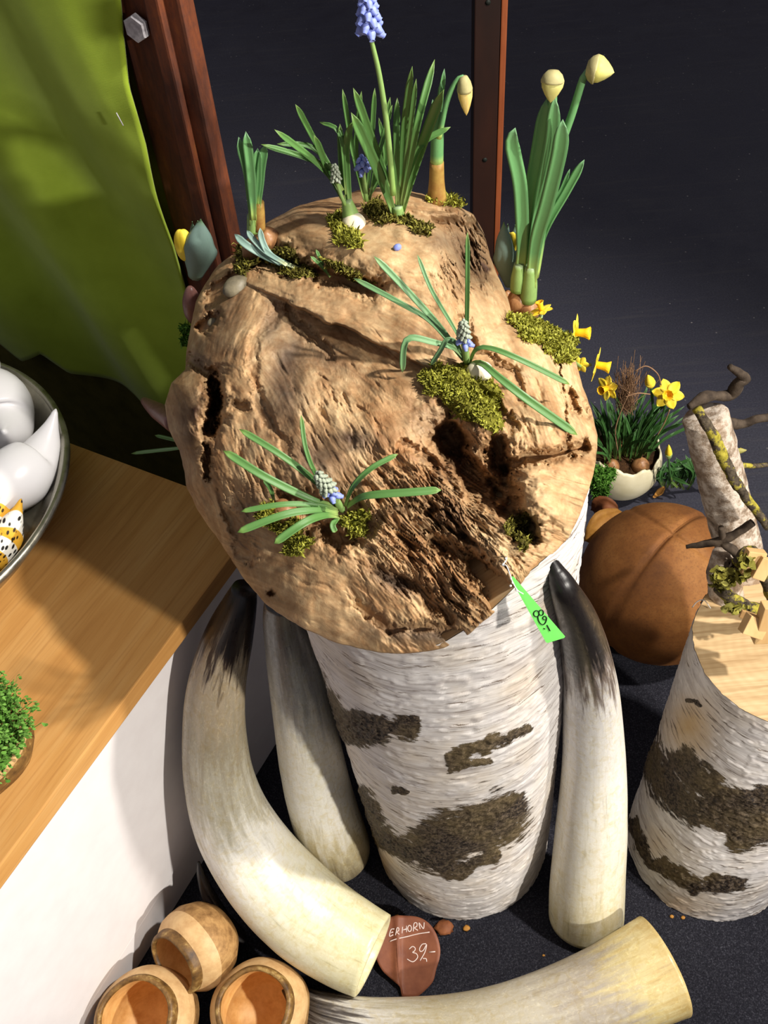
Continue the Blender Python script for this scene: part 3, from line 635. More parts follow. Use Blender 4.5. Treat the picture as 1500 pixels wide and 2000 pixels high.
def build_burl():
    n = 500; a = np.linspace(-1, 1, n); A, B = np.meshgrid(a, a); A = A.ravel(); B = B.ravel()
    big = np.abs(A) > np.abs(B); r = np.where(big, A, B); r0 = np.abs(r)
    with np.errstate(divide='ignore', invalid='ignore'):
        ph = np.where(big, np.pi / 4 * np.nan_to_num(B / A), np.pi / 2 - np.pi / 4 * np.nan_to_num(A / B))
    ux, uy = np.sign(r) * np.cos(ph), np.sign(r) * np.sin(ph); th = np.arctan2(uy, ux); rr = r0 * Rout(th)
    x = BC[0] + rr * np.cos(th); y = BC[1] + rr * np.sin(th)
    D, g1, g2, er, s_ = burl_fields(x, y)
    P = at_d(x, y, D)
    idx = np.arange(n * n).reshape(n, n)
    fa = np.stack([idx[:-1, :-1], idx[:-1, 1:], idx[1:, 1:], idx[1:, :-1]], -1).reshape(-1, 4)
    rim = np.concatenate([idx[0, :], idx[1:, -1], idx[-1, -2::-1], idx[-2:0:-1, 0]])
    # back and flat underside
    m = len(rim); V = [P]; prev = rim; cnt = len(P); fl = [fa]; K = 14
    rx, ry, rd = x[rim], y[rim], D[rim]; bot = sst((ry - 900) / 250)
    allc = [None]
    for k in range(1, K + 1):
        u = k / K; sc = 1 - .55 * u ** 1.7
        qx = BC[0] + 20 + (rx - BC[0] - 20) * sc; qy = BC[1] + 60 + (ry - BC[1] - 60) * sc
        rq = ray(qx, qy); dmax = (ZB - H) / rq[:, 2]                                   # flat sawn underside at the stump top
        dd = rd + (.17 * np.sin(u * np.pi / 2)) * (1 - .3 * bot) + .01 * (n2(qx / 40, qy / 40, 3, 300 + k) - .5)
        dd = np.minimum(dd, np.maximum(dmax, rd + .004 * u))
        V.append(CP + rq * dd[:, None]); cur = np.arange(cnt, cnt + m); cnt += m
        fl.append(np.stack([prev, np.roll(prev, -1), np.roll(cur, -1), cur], -1)[:, ::-1]); prev = cur
    V.append(V[-1].mean(0, keepdims=True)); cen = cnt
    tri = np.stack([np.full(m, cen), np.roll(prev, -1), prev, prev], -1)
    P2 = np.concatenate(V)
    # wood colour (albedo): tan sapwood, orange heart, grey weathered and dark brown patches
    light, mid, orange, grey, dk = (np.array(srgb(*c)[:3]) for c in ((226, 198, 152), (186, 153, 110), (186, 142, 98), (114, 98, 82), (70, 49, 35)))
    k1 = sst((g1 + .18) / .36)[:, None]; C = mid * (1 - k1) + light * k1
    ln_ = np.clip(np.abs(grain(x, y, 170, 7, 210, 3)) * 9, 0, 1)[:, None]; C = C * (.72 + .28 * ln_); pt = sst((n2(x / 75, y / 75, 4, 230, .6) - .40) / .2)[:, None]; C = C * (1 - .26 * (1 - pt) * np.array([.75, .95, 1.1]))
    lf = np.clip(1.1 * G(x, y, 760, 490, 120, 60, 15) + .8 * G(x, y, 1060, 960, 80, 90) + .6 * G(x, y, 980, 640, 60, 150, -30) + .5 * G(x, y, 600, 1180, 160, 70, 15) + .5 * G(x, y, 720, 590, 140, 35, 12), 0, 1)[:, None]; C = C * (1 - .65 * lf) + light * .65 * lf
    of = np.clip(.9 * G(x, y, 800, 870, 90, 60, 30) + .5 * G(x, y, 680, 600, 90, 25, 10) + .4 * G(x, y, 900, 940, 80, 60) + .4 * G(x, y, 860, 1120, 90, 60, 40), 0, 1)[:, None]; C = C * (1 - .6 * of) + orange * .6 * of
    nz_ = n2(x / 60, y / 60, 4, 55)
    gf = np.zeros(len(x))
    for q in ((560, 730, 45, 120, 8, 1.0), (620, 900, 60, 45, 20, .8), (600, 690, 100, 40, 20, .6), (690, 860, 45, 24, 0, .9), (530, 640, 30, 60, 20, .8), (770, 1138, 45, 16, 30, 1.1), (480, 1020, 30, 55, 10, .8), (830, 1240, 120, 18, 4, .8),
              (440, 620, 40, 80, 10, .5), (390, 700, 30, 30, 0, .6), (360, 870, 24, 80, 0, .5), (840, 830, 50, 40, 0, .5), (880, 1010, 60, 40, 40, .4), (700, 545, 60, 14, 15, .6), (910, 480, 60, 60, 0, .5), (870, 470, 60, 30, 0, .6), (980, 1120, 20, 50, 0, .4), (560, 430, 60, 24, -20, .4)):
        gf = np.maximum(gf, q[5] * G(x, y, *q[:5]))
    gf = np.clip(gf * (.35 + 1.3 * nz_) , 0, 1)[:, None]; C = C * (1 - gf) + grey * gf
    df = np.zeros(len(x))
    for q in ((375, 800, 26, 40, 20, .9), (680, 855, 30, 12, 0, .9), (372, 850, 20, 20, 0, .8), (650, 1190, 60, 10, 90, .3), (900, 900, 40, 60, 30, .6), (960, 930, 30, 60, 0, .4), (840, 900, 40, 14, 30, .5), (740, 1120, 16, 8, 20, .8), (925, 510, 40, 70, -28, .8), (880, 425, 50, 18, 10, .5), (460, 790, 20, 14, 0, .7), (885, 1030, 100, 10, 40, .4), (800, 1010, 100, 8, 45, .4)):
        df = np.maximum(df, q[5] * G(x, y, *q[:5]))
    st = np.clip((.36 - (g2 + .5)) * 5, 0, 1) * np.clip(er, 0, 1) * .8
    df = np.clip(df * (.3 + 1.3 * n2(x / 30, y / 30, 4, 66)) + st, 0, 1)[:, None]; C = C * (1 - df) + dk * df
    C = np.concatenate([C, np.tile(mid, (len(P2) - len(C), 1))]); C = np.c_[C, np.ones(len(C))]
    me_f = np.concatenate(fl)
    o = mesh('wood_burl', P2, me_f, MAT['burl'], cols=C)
    tag(o, 'large weathered wooden burl planted with spring bulbs on the birch stump', 'burl')
    return o
build_burl()
# ---------------------------------------------------------------- second stump, ball, log, twigs
c0 = at_z(1378, 1648, 0); c1 = at_z(1540, 1262, .43)
stump('birch_stump', (c0[0], c0[1]), (c1[0], c1[1]), .118, .116, .0045, .43,
      [([(1250, 1440), (1290, 1520), (1360, 1580), (1440, 1600), (1520, 1590)], 34), ([(1330, 1490), (1400, 1560), (1500, 1570)], 30), ([(1235, 1610), (1270, 1680), (1340, 1720)], 13), ([(1300, 1680), (1360, 1730), (1450, 1725)], 15), ([(1350, 1370), (1365, 1380)], 6), ([(1440, 1640), (1500, 1620)], 26)],
      [(1345, 1420, 50, 60, .8), (1280, 1640, 30, 30, .3), (1320, 1770, 60, 25, .5)],
      'short birch stump with a clean sawn top at the right edge', na=360, nzv=300, seed=4)

bc = at_z(1290, 1140, .141); br = .136
def ball():
    V, Fa = ellipsoid((0, 0, 0), (1, 1, 1), 96, 64)
    def hit(px, py): r = nrm(ray(px, py)); o_ = CP - bc; b_ = r @ o_; return nrm(o_ + r * (-b_ - math.sqrt(max(b_ * b_ - o_ @ o_ + br * br, 0))))
    s1 = nrm(np.cross(hit(1195, 1215), hit(1320, 1035))); s2 = nrm(np.cross(s1, hit(1260, 1120)))
    rr = 1 - .05 * np.exp(-(V @ s1 / .028) ** 2) - .03 * np.exp(-((V @ s2 - .55) / .022) ** 2) + .012 * (fbm(V * 2.5, 3, 4) - .5)
    return V * rr[:, None] * np.array([br, br, br * 1.02]) + bc, Fa
v, f = ball(); bl = mesh('ball', v, f, MAT['ball']); tag(bl, 'large rust brown ball with seams between the two birch stumps', 'ball')

def sw(px, rad, seg=14, n=30, hint=None, flat=1.0, lump=0, seed=0, cap=True):
    """px: list of (px,py,Y); rad list in metres"""
    P = crom(np.array([at_y(*q) for q in px]), n); rd = np.interp(np.linspace(0, 1, n), np.linspace(0, 1, len(rad)), rad)
    V, Fa = sweep(P, rd, seg, hint, flat, cap)
    if lump:
        cen = np.repeat(P, seg, 0); q = V[:len(cen)]; V[:len(cen)] = cen + (q - cen) * (1 + lump * (fbm(q * 70, 3, seed) - .5))[:, None]
    return V, Fa, P
lg = thing('birch_log', 'silvery birch log leaning upright behind the right stump', 'log', at_y(1456, 1135, .745))
V, Fa, P = sw([(1378, 815, .80), (1402, 910, .785), (1428, 1010, .765), (1450, 1100, .75), (1456, 1135, .745)], [.0268, .028, .029, .0295, .0295], 40, 60, lump=.16, seed=3)
mesh('bark', V, Fa, MAT['branch'], lg)
T = nrm(P[0] - P[1]); R = basis(T); v, f = lathe([(.0001, .0005), (.013, .0012), (.0255, .0006), (.0264, -.002)], 36); mesh('cut_end', v @ R.T + P[0] + T * .001, f, MAT['branch'], lg)
stb = mesh('branch_stub', *sw([(1408, 1078, .73), (1414, 1120, .72), (1420, 1180, .705)], [.011, .021, .022, .021], 26, 26, lump=.3, seed=5)[:2], MAT['branch'])
tag(stb, 'short pale branch stub below the leaning birch log', 'branch')
TW = [([(1360, 798, .775), (1393, 851, .755), (1415, 899, .742), (1436, 942, .73), (1471, 990, .72), (1500, 1030, .71)], [.006, .006, .0075, .006, .0055, .005], 'lichen twig lying across the leaning birch log'),
      ([(1345, 795, .80), (1380, 775, .81), (1425, 772, .82), (1443, 748, .82), (1455, 738, .82), (1425, 716, .82)], [.004, .007, .006, .008, .005, .004], 'crooked dark twig rising above the leaning log'),
      ([(1408, 824, .80), (1449, 828, .81), (1480, 818, .81), (1520, 814, .81)], [.007, .006, .005, .005], 'dark twig running to the right edge beside the log end'),
      ([(1425, 908, .80), (1470, 910, .81), (1510, 906, .82)], [.003, .0035, .003], 'thin mossy twig right of the leaning log'),
      ([(1340, 1068, .73), (1380, 1062, .725), (1420, 1052, .72), (1470, 1020, .72)], [.003, .005, .006, .005], 'short twig sticking out left under the log'),
      ([(1408, 1030, .725), (1415, 1062, .72), (1436, 1078, .715), (1450, 1110, .71)], [.004, .005, .006, .005], 'upright twig stump against the log foot'),
      ([(1402, 1148, .66), (1432, 1170, .655), (1462, 1186, .65), (1510, 1190, .65)], [.006, .008, .008, .007], 'lichen twig on the sawn top of the right stump'),
      ([(1440, 1100, .67), (1465, 1080, .67), (1490, 1120, .67), (1510, 1170, .665)], [.008, .009, .008, .007], 'thick lichen twig at the right edge above the stump')]
for k, (p, r, lab) in enumerate(TW):
    V, Fa, P = sw(p, r, 10, 40, lump=.7, seed=20 + k)
    tag(mesh('lichen_twig', V, Fa, MAT['lichen'] if k in (0, 6, 7, 3) else MAT['twig']), lab, 'twig', 'twigs around the right stump')
# lichen flakes on the twigs of the arrangement: leafy clumps
def flakes(name, c, r, n, size, mat, lab, cat):
    parts = []; rn = []
    for i in range(n):
        d = nrm(rng.normal(size=3)); p = np.asarray(c) + d * np.asarray(r) * rng.uniform(.5, 1) ; R = basis(nrm(d + rng.normal(size=3) * .5)); s_ = size * rng.uniform(.5, 1.2)
        t = np.linspace(0, 2 * np.pi, 7, endpoint=False); q = np.stack([np.cos(t) * s_ * rng.uniform(.6, 1.2, 7), np.sin(t) * s_ * rng.uniform(.6, 1.2, 7), s_ * .4 * rng.uniform(-1, 1, 7)], 1)
        q = np.vstack([[0, 0, -s_ * .3], q]) @ R.T + p; parts.append((q, [(0, 1 + j, 1 + (j + 1) % 7) for j in range(7)])); rn += [rng.uniform()] * 8
    v, f = cat_parts(parts); o = mesh(name, v, f, mat, attrs={'rnd': np.array(rn)}); tag(o, lab, cat); return o
MAT['lichen_flake'] = mossmat('yellow_green_lichen', srgb(86, 82, 34), srgb(142, 136, 52), srgb(170, 166, 92))
flakes('lichen_clump', at_y(1412, 1130, .655), (.016, .014, .02), 70, .006, MAT['lichen_flake'], 'yellow lichen clump beside the branch stub', 'lichen')
flakes('lichen_clump', at_y(1452, 1112, .65), (.012, .012, .022), 50, .006, MAT['lichen_flake'], 'yellow lichen clump on the thick twig at the right edge', 'lichen')
flakes('lichen_clump', at_y(1440, 1186, .645), (.016, .012, .008), 50, .005, MAT['lichen_flake'], 'yellow lichen on the twig over the sawn stump top', 'lichen')
ws = [((1478, 1075), (1462, 1120), .66, .011), ((1482, 1205), (1464, 1240), .60, .013), ((1500, 1090), (1478, 1130), .65, .008), ((1512, 1180), (1490, 1250), .60, .013), ((1446, 1198), (1500, 1216), .62, .005)]
for k, (a, b, y, hw_) in enumerate(ws):
    A, B = at_y(*a, y), at_y(*b, y - .012); T = nrm(B - A); R = basis(T, (0, -1, .5))
    v, f = box((A + B) / 2, R[:, 0], R[:, 1], R[:, 2], hw_ * .55, hw_, np.linalg.norm(B - A) / 2, .001)
    tag(mesh('wood_strip', v, f, MAT['rawwood'], smooth=False), ['pale split wood strip upright beside the thick lichen twig', 'pale wood block lying nearest on the sawn stump top', 'narrow pale wood strip at the right edge', 'pale wood strip cut by the right edge over the stump', 'thin pale stick lying under the lichen twig'][k], 'wood strip', 'wood strips on the right stump')
pw = [at_z(*q) for q in ((1352, 1186, .432), (1362, 1175, .45), (1375, 1172, .455), (1388, 1188, .432))]
tag(mesh('wire_staple', *sweep(crom(np.array(pw), 16), .0007, 6), MAT['silver']), 'thin wire staple on the rim of the right stump', 'staple')
ax_ = lambda: None
# dark wedge hollow on the stub
flakes('bark_flake', at_y(1432, 1108, .70), (.008, .006, .012), 12, .010, MAT['twig'], 'dark bark flakes below the branch stub', 'bark')

# ---------------------------------------------------------------- horns
def horn(path, stops, label, n=110, seg=56, seed=0, glo=.22, ov=.06, mode='z'):
    Q = crom(np.array([np.r_[at_z(a, b, z), 0] for a, b, z, r in path])[:, :3], n)
    rr = []
    for a, b, z, r in path: P = at_z(a, b, z); rr.append(r * proj(P)[2] / F)
    seg_l = np.r_[0, np.cumsum(np.linalg.norm(np.diff(np.array([at_z(a, b, z) for a, b, z, r in path]), axis=0), axis=1))]; seg_l /= seg_l[-1]
    t = np.linspace(0, 1, n); rad = crom(np.c_[seg_l, rr, np.zeros(len(rr))], n)[:, 1]; rad = np.interp(t, seg_l, rr) * .4 + rad * .6
    T, N, B = frames(Q, (0, 0, 1)); th = np.linspace(0, 2 * np.pi, seg, endpoint=False)
    V = []; tt = []; uu = []
    L = np.linalg.norm(np.diff(Q, axis=0), axis=1).sum()
    rings = [(i, rad[i], 0) for i in range(n)] + [(n - 1, rad[-1] * .93, .0015), (n - 1, rad[-1] * .86, -.001), (n - 4, rad[-1] * .80, 0), (n - 22, rad[-1] * .70, 0)]
    for i, r, dz in rings:
        wob = 1 + ov * (fbm(np.stack([np.cos(th), np.sin(th), np.full(seg, i / n * 5.0)], -1) + seed, 3, seed) - .5)
        V.append(Q[i] + T[i] * dz + (np.cos(th) * r * wob)[:, None] * N[i] + (np.sin(th) * r * wob)[:, None] * B[i])
        tt += [i / (n - 1)] * seg; uu.append(np.stack([np.cos(th) * 1.0 + seed, np.sin(th) * 1.0, np.full(seg, i / n * L * 22)], -1))
    V = np.concatenate(V); idx = np.arange(len(V)).reshape(-1, seg); nx = np.roll(idx, -1, 1)
    fa = np.stack([idx[:-1], nx[:-1], nx[1:], idx[1:]], -1).reshape(-1, 4).tolist()
    fa.append(tuple(idx[0][::-1].tolist())); fa.append(tuple(idx[-1].tolist()))
    o = mesh('cattle_horn', V, fa, mk_horn('horn_%d' % seed, stops, glo), attrs={'t': np.array(tt), 'u': np.concatenate(uu)})
    tag(o, label, 'horn', 'cattle horns around the birch stump'); return o
WH, CR, GY, BR, BK = srgb(232, 228, 218), srgb(214, 204, 168), srgb(150, 140, 124), srgb(86, 62, 46), srgb(22, 18, 18)
horn([(478, 1148, .585, 24), (468, 1180, .56, 34), (445, 1250, .50, 49), (424, 1340, .435, 57), (419, 1430, .365, 62), (429, 1525, .29, 69), (458, 1612, .21, 79), (516, 1700, .145, 87), (598, 1784, .100, 90), (676, 1838, .086, 86), (728, 1866, .082, 81)],
     [(0.0, BK), (.13, srgb(48, 34, 26)), (.20, srgb(168, 152, 128)), (.36, srgb(150, 140, 120)), (.50, srgb(182, 176, 158)), (.62, WH), (.80, srgb(226, 220, 192)), (1.0, srgb(218, 210, 168))], 'large curved pale horn leaning from the carpet to the cabinet', seed=1)
horn([(548, 1170, .655, 32), (556, 1215, .60, 42), (578, 1320, .48, 54), (600, 1440, .34, 62), (623, 1550, .20, 66), (645, 1625, .085, 68), (656, 1655, .03, 66), (658, 1664, .008, 60)],
     [(0.0, srgb(60, 58, 58)), (.12, srgb(92, 92, 92)), (.28, srgb(150, 150, 146)), (.45, srgb(212, 208, 194)), (.7, WH), (.85, srgb(196, 184, 150)), (1.0, srgb(150, 136, 108))], 'grey tipped pale horn standing left of the birch stump', seed=2)
horn([(1070, 1082, .825, 8), (1085, 1116, .805, 19), (1101, 1150, .788, 28), (1133, 1230, .69, 42), (1153, 1340, .53, 53), (1159, 1480, .35, 61), (1155, 1620, .197, 69), (1147, 1735, .075, 73), (1145, 1785, .012, 73)],
     [(0.0, BK), (.22, srgb(26, 22, 22)), (.30, srgb(110, 98, 92)), (.38, srgb(206, 202, 198)), (.6, WH), (.85, srgb(222, 216, 196)), (1.0, srgb(206, 196, 158))], 'white horn with a black tip standing right of the birch stump', seed=3)
horn([(545, 1915, .02, 3), (565, 1935, .022, 14), (600, 1962, .030, 32), (650, 1985, .036, 42), (740, 2002, .043, 49), (880, 2008, .052, 60), (1000, 1994, .060, 70), (1145, 1953, .068, 82), (1240, 1913, .074, 91), (1296, 1886, .076, 96)],
     [(0.0, BK), (.10, srgb(24, 20, 20)), (.18, srgb(90, 84, 80)), (.26, srgb(206, 202, 194)), (.42, srgb(176, 166, 140)), (.66, srgb(190, 182, 164)), (.8, srgb(168, 158, 144)), (.92, srgb(206, 190, 140)), (1.0, srgb(196, 172, 116))], 'long grey streaked horn lying on the carpet in front', seed=4)

horn([(388, 1684, .150, 3), (394, 1712, .128, 9), (408, 1750, .095, 14), (432, 1794, .058, 18), (456, 1826, .028, 21), (464, 1836, .018, 21)], [(0.0, BK), (.6, srgb(24, 20, 22)), (1.0, srgb(34, 30, 30))], 'small black horn tip between the cabinet and the large horn', n=50, seg=24, seed=5)
# ---------------------------------------------------------------- dried leaf price sign
lt = [(240, 350), (480, 270), (620, 265), (900, 290), (1100, 400), (1240, 600), (1310, 850), (1300, 1050), (1240, 1250), (1180, 1470), (1030, 1640), (900, 1740), (760, 1755), (620, 1740), (560, 1560), (430, 1440), (250, 1270), (120, 1000), (90, 700), (140, 480)]
def lf_px(q): return 720 + q[0] / 9.375, 1760 + q[1] / 9.375
def lf_pt(q, lift=0):
    a, b = lf_px(q); z = .006 + .030 * np.clip((1955 - b) / 175, 0, 1) + .004 * math.exp(-((q[0] - 530) / 60) ** 2) + .006 * abs((q[0] - 530) / 700) ** 2
    return at_z(a, b, z + lift)
lo = thing('leaf_sign', 'red brown dried leaf with a chalked price under the large horn', 'sign', lf_pt((700, 1200)))
ol = crom(np.array(lt + lt[:1], float), 80)[:-1]; cen = np.array([620., 1000.]); V = [lf_pt(cen)]; K = 12
for k in range(1, K + 1): V += [lf_pt(cen + (q - cen) * k / K) for q in ol]
m = len(ol); ff = [(0, 1 + j, 1 + (j + 1) % m) for j in range(m)]
for k in range(K - 1): ff += [(1 + k * m + j, 1 + (k + 1) * m + j, 1 + (k + 1) * m + (j + 1) % m, 1 + k * m + (j + 1) % m) for j in range(m)]
lm = mesh('leaf_blade', V, ff, MAT['leather_leaf'], lo); so = lm.modifiers.new('thick', 'SOLIDIFY'); so.thickness = .0012
mesh('midrib', *sweep(np.array([lf_pt(q, .0006) for q in ((490, 520), (520, 800), (535, 1100), (560, 1400), (620, 1740))]), [.0006, .001, .0012, .0014, .0016], 8), MAT['leather_leaf'], lo)
def circ(cx, cy, rx, ry, n=20): return [(cx + rx * math.cos(t), cy + ry * math.sin(t)) for t in np.linspace(0, 2 * np.pi, n)]
STR = [[(470, 510), (410, 520), (380, 640), (450, 615)], [(395, 580), (450, 565)], [(490, 625), (520, 490), (550, 500), (545, 545), (510, 560), (560, 610)], [(610, 590), (620, 470)], [(690, 570), (690, 450)], [(615, 530), (690, 510)], circ(748, 500, 34, 56),
       [(815, 555), (830, 410), (880, 400), (880, 460), (835, 490), (900, 535)], [(940, 510), (920, 395), (1000, 505), (1015, 390)], [(380, 740), (500, 695), (720, 645), (900, 600), (1115, 567)],
       [(740, 880), (800, 830), (850, 860), (840, 910), (800, 940), (870, 960), (895, 1030), (810, 1110), (700, 1060)], [(1050, 780), (980, 790), (930, 870), (945, 920), (1000, 900), (1060, 790), (1030, 930), (940, 1090)], [(990, 1050), (1050, 1055), (1062, 1110)], [(1100, 935), (1220, 925)]]
def strokes(name, S, fn, rad, mat, par, corner_=True):
    parts = []
    for k, s_ in enumerate(S):
        P = np.array([fn(q) for q in s_]); P = crom(P, max(6, len(P) * 4)) if len(P) > 2 else P
        parts.append(sweep(P, rad, 6))
    v, f = cat_parts(parts); return mesh(name, v, f, mat, par)
strokes('chalk_lettering', STR, lambda q: lf_pt(q, .0012), .00075, MAT['chalk'], lo)

# green price tag on a silver cord
tg = thing('price_tag', 'bright green triangular price tag hanging from the burl', 'tag', at_d(1060, 1200, .815))
def tg_pt(px, py, lift=0): return at_d(px, py, .800 + (py - 1127) / 129 * .030 - (px - 999) * .00002 - lift)
tri_ = [(998, 1126), (1003, 1126), (1104, 1243), (1102, 1246), (1069, 1256), (1066, 1254), (1010, 1153)]
V = [tg_pt(*q) for q in tri_] + [tg_pt(*q, -.0008) for q in tri_]; nt = len(tri_)
mesh('card', V, [tuple(range(nt)), tuple(range(2 * nt - 1, nt - 1, -1))] + [(j, nt + j, nt + (j + 1) % nt, (j + 1) % nt) for j in range(nt)], MAT['tag'], tg, smooth=False)
cq = lambda q: tg_pt(930 + q[0] / 7.5, 1050 + q[1] / 7.5, .0006)
strokes('marker_lettering', [circ(885, 1115, 40, 44), circ(955, 1100, 33, 40), [(905, 1150), (915, 1210), (945, 1260), (985, 1275), (1020, 1240), (1034, 1180), (1005, 1150), (978, 1172), (990, 1200), (1022, 1205)], [(1040, 1282), (1085, 1368)], [(990, 1330), (1012, 1340)]], cq, .00042, MAT['ink'], tg)
cp_ = crom(np.array([at_d(*q) for q in ((985, 1076, .835), (990, 1090, .81), (984, 1101, .803), (990, 1106, .80), (996, 1122, .798), (1000, 1134, .798), (1010, 1152, .80), (1022, 1160, .803))]), 40)
mesh('cord', *sweep(cp_, .0005, 6), MAT['silver'], tg)
for q in ((988, 1091, .808, 2.6), (987, 1097, .806, 2.2), (983, 1103, .803, 3.4), (998, 1130, .797, 2.2), (1001, 1138, .797, 2.4), (997, 1144, .799, 2.8), (1009, 1153, .799, 2.2)):
    mesh('bead', *ellipsoid(at_d(*q[:3]), [q[3] * q[2] / F] * 3, 8, 6), MAT['silver'], tg)

# ---------------------------------------------------------------- turned shell pots
def pot(c, axis, s_, label, hint=None):
    R = basis(axis, hint); t = thing('turned_pot', label, 'pot', c, 'turned shell pots at the lower left')
    mk = lambda prof, mat, nm: mesh(nm, lathe(np.array(prof) * s_, 56, lambda th, u: 1 + .02 * np.sin(th * 2 + 1) + .012 * np.sin(th * 5))[0] @ R.T + c, lathe(prof, 56, None, (nm == 'body', False))[1], MAT[mat], t)
    mk([(.030, 0), (.046, .004), (.062, .022), (.070, .045), (.069, .062)], 'pot_out', 'body')
    mk([(.069, .062), (.0665, .074), (.060, .084), (.054, .090)], 'pot_shoulder', 'shoulder')
    mk([(.055, .0885), (.0535, .100), (.051, .104), (.047, .1045), (.0455, .102), (.0455, .098)], 'pot_rim', 'rim')
    mk([(.0455, .100), (.047, .080), (.050, .055), (.047, .030), (.036, .014), (.0001, .010)], 'pot_in', 'lining')
    return t
p1 = at_z(262, 1978, .10); p2 = at_z(489, 1962, .10); 
pot(np.array([p1[0], p1[1], .0]) + np.array([.012, .008, .005]), (-.10, -.16, 1), 1.0, 'leftmost open turned shell pot on the carpet by the cabinet')
pot(np.array([p2[0], p2[1], .0]) + np.array([.008, .010, .005]), (-.04, -.14, 1), .96, 'open turned shell pot between the other pots and the grey horn')
pot(at_z(420, 1850, .045) + np.array([.012, .02, .02]), (-.62, -.60, .42), .86, 'tipped over turned shell pot behind the two open ones')

# ---------------------------------------------------------------- dish with birds on the worktop
dc = np.array([-.672, .872, .53])
dt = thing('pewter_dish', 'round pewter dish on the worktop at the left edge', 'dish', dc)
v, f = lathe([(.06, .0), (.16, .004), (.235, .022), (.262, .058), (.272, .070), (.270, .075), (.262, .074), (.250, .056), (.226, .034), (.15, .022), (.0001, .020)], 120); mesh('bowl', v + dc + [0, 0, .0], f, MAT['pewter'], dt)
rt = np.array([[math.cos(a) * .268, math.sin(a) * .268, .0735] for a in np.linspace(0, 2 * np.pi, 121)]) + dc; mesh('rolled_rim', *sweep(rt, .0055, 10, cap=False), MAT['pewter'], dt)
def bird(c, ang, s_, mat, label, tilt=0, part='ceramic_bird'):
    P = np.array([(-.075, 0, .020), (-.066, 0, .030), (-.045, 0, .038), (-.015, 0, .044), (.015, 0, .043), (.040, 0, .040), (.062, 0, .052), (.085, 0, .070), (.102, 0, .086)]); rd = [.002, .020, .036, .044, .043, .034, .022, .010, .002]
    P = crom(P, 40); r_ = np.interp(np.linspace(0, 1, 40), np.linspace(0, 1, 9), rd); r_ = np.convolve(np.pad(r_, 2, 'edge'), np.ones(5) / 5, 'valid'); r_[0] = .001; r_[-1] = .001
    V, Fa = sweep(P, r_, 28, (0, 0, 1)); hd, hf = ellipsoid((-.052, 0, .074), (.030, .027, .027), 24, 16)
    ca, sa = math.cos(ang), math.sin(ang); M3 = np.array([[ca, -sa, 0], [sa, ca, 0], [0, 0, 1]]) * s_
    t = thing(part, label, 'bird', c, 'birds lying in the dish')
    mesh('body', V @ M3.T + c, Fa, MAT[mat], t); mesh('head', hd @ M3.T + c, hf, MAT[mat], t)
    bk, bf = sweep(np.array([(-.076, 0, .074), (-.085, 0, .0725), (-.098, 0, .070)]), [.007, .0045, .0005], 10); mesh('beak', bk @ M3.T + c, bf, MAT[mat], t)
b1 = at_z(18, 815, .60); b2 = at_z(14, 930, .60); b3 = at_z(-6, 1012, .58); b4 = at_z(-14, 1092, .58)
bird(np.array([b1[0] - .02, b1[1] + .02, .557]), -1.15, 1.1, 'china', 'white ceramic bird further back in the pewter dish')
bird(np.array([b2[0] + .012, b2[1] - .005, .557]), 1.0, .95, 'china', 'white ceramic bird with raised tail nearest the patterned birds')
bird(np.array([b3[0] - .012, b3[1] - .005, .556]), .75, .72, 'feather', 'feather patterned bird between the white birds and another patterned one', part='patterned_bird')
bird(np.array([b4[0] - .006, b4[1] + .008, .558]), .9, .68, 'feather', 'feather patterned bird nearest the front rim of the dish', part='patterned_bird')

# ---------------------------------------------------------------- plant helpers
def pl(pts, Y, n):
    """pixel path -> 3D; Y is a constant ground distance, or list per point"""
    Y = np.broadcast_to(Y, (len(pts),)); return crom(np.array([at_y(a, b, y) for (a, b), y in zip(pts, Y)]), n)
def pd(pts, D, n): return crom(np.array([at_d(a, b, d) for (a, b), d in zip(pts, D)]), n)
def leaf(par, P, w, mat, name='leaf', fold=.35, base=.6, tipf=.12, thick=.10, face=None):
    """strap leaf: channelled blade along P, w = full width in metres at the middle"""
    n = len(P); T = nrm(np.gradient(P, axis=0)); t = np.linspace(0, 1, n)
    fc = nrm(CP - P) if face is None else np.broadcast_to(nrm(face), P.shape)
    fc = fc + np.array([0, 0, .3]); Nn = nrm(fc - T * (fc * T).sum(1, keepdims=True)); B = np.cross(T, Nn)
    prof = np.where(t < .5, base + (1 - base) * sst(t / .5), 1.0) * np.clip((1 - t) / tipf, 0, 1) ** .55; prof[-1] = .02
    hw_ = prof * w / 2; xs = np.array([-1, -.55, 0, .55, 1, .5, 0, -.5]); V = []
    zs_t = fold * xs[:5] ** 2
    for i in range(n):
        zt = zs_t * hw_[i]; zb = np.array([fold * .25, 0, fold * .25]) * hw_[i] - thick * w
        V.append(P[i] + xs[:, None] * hw_[i] * B[i] + np.r_[zt, zb][:, None] * Nn[i])
    V = np.concatenate(V); m = 8
    Fa = [(i * m + j, i * m + (j + 1) % m, (i + 1) * m + (j + 1) % m, (i + 1) * m + j) for i in range(n - 1) for j in range(m)]
    Fa.append(tuple(range(m))[::-1]); Fa.append(tuple((n - 1) * m + j for j in range(m)))
    L = np.linalg.norm(np.diff(P, axis=0), axis=1).sum(); off = rng.uniform(0, 9)
    return mesh(name, V, Fa, MAT[mat], par, attrs={'t': np.repeat(t, m), 'u': np.stack([np.tile(xs, n) + off, np.tile(np.r_[zs_t, -.2, -.2, -.2], n), np.repeat(t * L * 30, m)], -1)})
